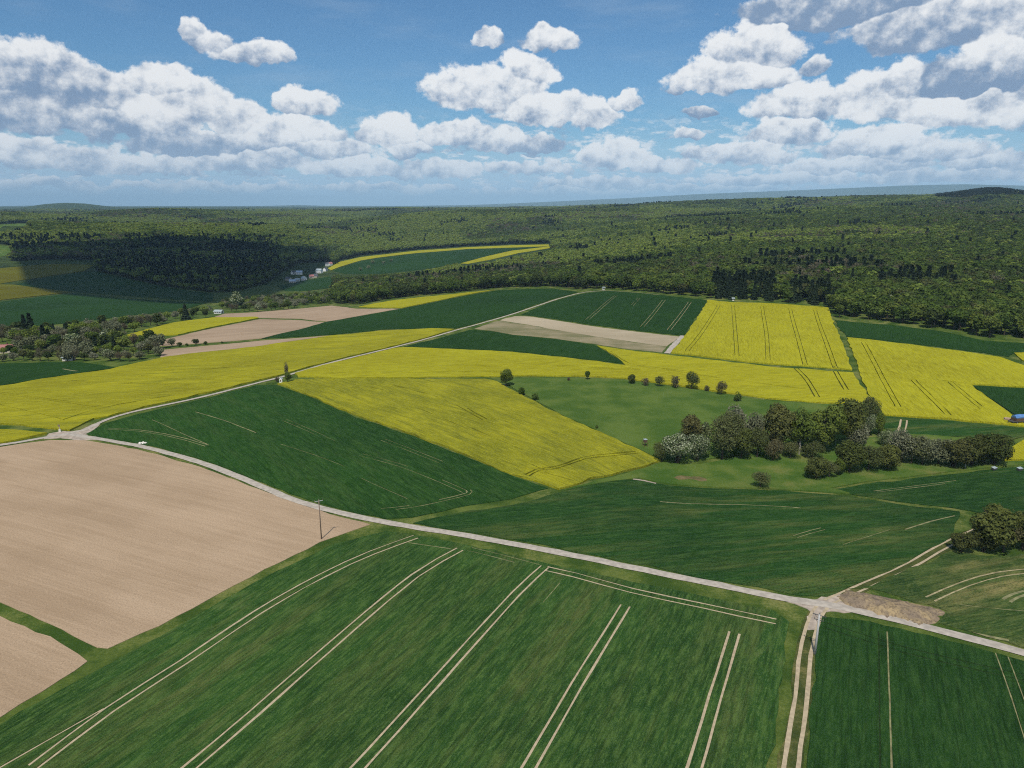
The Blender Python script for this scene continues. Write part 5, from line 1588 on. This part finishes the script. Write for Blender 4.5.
up = w.smooth(el, 0.03, 0.13)
n1 = w.noise(q, 30.0, 9, 0.64)
n1b = w.noise(q, 62.0, 5, 0.56)
n1 = w.math('MULTIPLY_ADD', w.math('SUBTRACT', n1, n1b), w.math('MULTIPLY_ADD', up, 0.6, 0.4), n1b)
q2 = w.vmath('ADD', q, (-0.006, 0.013, 0))
n2 = w.noise(q2, 19.0, 7, 0.60)
n0 = w.noise(q, 19.0, 7, 0.60)
big = w.noise(q, 11.0, 3, 0.5)
dens = w.math('ADD', w.math('MULTIPLY', D, 1.5), w.math('MULTIPLY', w.math('SUBTRACT', n1, 0.5), w.math('MULTIPLY_ADD', up, -0.8, 2.5)))
dens = w.math('ADD', dens, w.math('MULTIPLY_ADD', up, 0.22, -0.24))
dens = w.math('ADD', dens, w.math('MULTIPLY', w.math('SUBTRACT', big, 0.5), 0.5))
alpha = w.smooth(dens, -0.03, 0.25)
sc = w.noise(w.vmath('MULTIPLY', q, (0.75, 1.9, 1)), 42.0, 7, 0.6)
band = w.math('MULTIPLY', w.smooth(el, 0.012, 0.035), w.smooth(el, 0.135, 0.06))
alpha = w.math('MAXIMUM', alpha, w.math('MULTIPLY', w.smooth(sc, 0.49, 0.62), w.math('MULTIPLY', band, 0.85)))
emb = w.math('MULTIPLY', w.math('SUBTRACT', n0, n2), 3.0)
lit = w.math('ADD', w.math('ADD', w.math('MULTIPLY', relh, 0.62), emb), w.math('MULTIPLY', w.math('SUBTRACT', n1, 0.5), 0.55))
lit = w.math('ADD', lit, w.math('MULTIPLY', w.math('SUBTRACT', tone, 0.86), 1.7))
k = w.smooth(lit, -0.50, 0.55)
ccol = w.mix(k, (0.225, 0.325, 0.485), (0.90, 0.915, 0.93))
# thin high veil and a milky band low over the hills
veil = w.math('MULTIPLY', w.smooth(w.noise(w.vmath('MULTIPLY', q, (0.8, 3.0, 1)), 7.0, 5, 0.6), 0.45, 0.80), 0.22)
skyc = w.vmath('MULTIPLY', sky.outputs[0], (SKY_STRENGTH * 0.62, SKY_STRENGTH * 0.90, SKY_STRENGTH * 1.04))
base = w.mix(veil, skyc, (0.50, 0.60, 0.70))
low = w.smooth(el, 0.0, 0.115, 1.0, 0.0)
base = w.mix(w.math('MULTIPLY', low, 0.95), base, (0.46, 0.64, 0.86))
ccol = w.mix(w.math('MULTIPLY', low, 0.45), ccol, (0.56, 0.70, 0.86))
front = w.smooth(sp.outputs[1], 0.0, 0.25)
# scattered cumulus over the rest of the sky
gen = w.smooth(w.math('ADD', w.noise(d, 2.6, 6, 0.55), 0.0), 0.50, 0.62)
alpha = w.math('ADD', w.math('MULTIPLY', alpha, front), w.math('MULTIPLY', gen, w.math('SUBTRACT', 1.0, front)))
alpha = w.math('MULTIPLY', alpha, w.smooth(el, -0.005, 0.03))
col = w.mix(alpha, base, ccol)
bg = w.node("ShaderNodeBackground", {"Color": col}); bg.inputs["Strength"].default_value = 1.0
w.l.new(bg.outputs[0], wout.inputs["Surface"])

sun = bpy.data.lights.new("sun", 'SUN'); sun.energy = 3.6; sun.angle = R(0.53); sun.color = (1.0, 0.955, 0.88)
so = bpy.data.objects.new("sun", sun); COL.objects.link(so)
so.rotation_euler = Vector(-SUN_DIR).to_track_quat('-Z', 'Y').to_euler()
so.location = tuple(SUN_DIR * 400)

# the cloud overhead whose shadow lies on the left valley slope
SH = ground([(14, 284), (60, 276), (97, 268), (60, 258), (30, 250), (70, 248), (120, 245), (170, 242), (220, 243), (262, 248), (300, 253), (332, 258), (320, 263), (292, 266), (278, 276), (264, 291), (240, 301), (205, 303), (150, 298), (75, 292)])


def overhead_cloud(SH, label, base_z=1150.0):
    hz = H(SH[:, 0], SH[:, 1])
    t = (base_z - hz) / SUN_DIR[2]
    ring = SH + SUN_DIR[None, :2] * t[:, None]
    b = resample(ring, 22)
    b = b + normals2(b) * (22 * np.sin(np.arange(len(b)) * 0.37) + 16 * np.sin(np.arange(len(b)) * 0.83 + 1) + RNG.standard_normal(len(b)) * 7)[:, None]
    if area2(b) < 0: b = b[::-1]
    x0, y0 = b.min(0); x1, y1 = b.max(0)
    gx, gy = np.meshgrid(np.arange(x0, x1, 24), np.arange(y0, y1, 24))
    p = np.stack([gx.ravel(), gy.ravel()], -1) + RNG.uniform(-6, 6, (gx.size, 2)); p = p[inside(b, p)]
    dd = np.array([np.min(np.linalg.norm(b - q_, axis=1)) for q_ in p]); p = p[dd > 11]
    pts = np.vstack([b, p])
    r = delaunay_2d_cdt([Vector((float(a[0] - x0), float(a[1] - y0))) for a in pts], [], [list(range(len(b)))], 1, 1e-3, True)
    V = np.array([(v.x, v.y) for v in r[0]]) + (x0, y0)
    dv = np.array([np.min(np.linalg.norm(b - q_, axis=1)) for q_ in V])
    n = vnoise(V, 110, 41) * 0.6 + vnoise(V, 45, 42) * 0.4
    up = base_z + np.sqrt(np.maximum(dv, 0) / 120.0).clip(0, 1.3) * 170 * (0.5 + 0.9 * n)
    dn = base_z - np.sqrt(np.maximum(dv, 0) / 120.0).clip(0, 1) * 30 * (0.5 + n)
    nv = len(V)
    f = [list(t3) for t3 in r[2]] + [[i + nv for i in reversed(t3)] for t3 in r[2]]
    m = plain("cloud vapour", (0.85, 0.85, 0.86), 1.0, 0.03, 0.01, 0.0)
    o = link_mesh("cloud", np.vstack([np.column_stack([V, up]), np.column_stack([V, dn])]), f, m, smooth=True)
    tag(o, label, "cloud", kind="stuff")


overhead_cloud(SH, "white cumulus cloud overhead whose shadow darkens the left valley wood")


# the air: one closed box of even, thin haze round the whole scene
def haze(density, top):
    m = bpy.data.materials.new("haze"); m.use_nodes = True; m.node_tree.nodes.clear()
    t = NT(m.node_tree); out = t.node("ShaderNodeOutputMaterial")
    v = t.node("ShaderNodeVolumePrincipled")
    v.inputs["Color"].default_value = (0.52, 0.79, 1.0, 1)
    v.inputs["Density"].default_value = density
    v.inputs["Anisotropy"].default_value = -0.35
    t.l.new(v.outputs[0], out.inputs["Volume"])
    b = MB(); lo = -80.0; rr = 61000.0
    b.box((0, 0, (top + lo) / 2), (2 * rr, 2 * rr, top - lo))
    o = b.build("haze", m)
    tag(o, "thin blue haze in the air over the far hills", "haze", kind="stuff")


haze(HAZE_D, 790.0)

# ------------------------------------------------------------------ render settings
scene.render.engine = 'CYCLES'
c = scene.cycles
c.max_bounces = 4; c.diffuse_bounces = 2; c.glossy_bounces = 1; c.transmission_bounces = 2; c.volume_bounces = 0; c.transparent_max_bounces = 4
c.caustics_reflective = False; c.caustics_refractive = False
c.use_denoising = False
c.filter_width = 1.1
try: c.denoiser = 'OPENIMAGEDENOISE'
except Exception: pass
c.use_adaptive_sampling = True; c.adaptive_threshold = 0.012
c.sample_clamp_indirect = 1.5
c.sample_clamp_direct = 2.5
vs = scene.view_settings
scene.display_settings.display_device = 'sRGB'
vs.view_transform = 'Standard'; vs.look = 'None'; vs.exposure = EXPOSURE; vs.gamma = 1.0; vs.use_curve_mapping = False
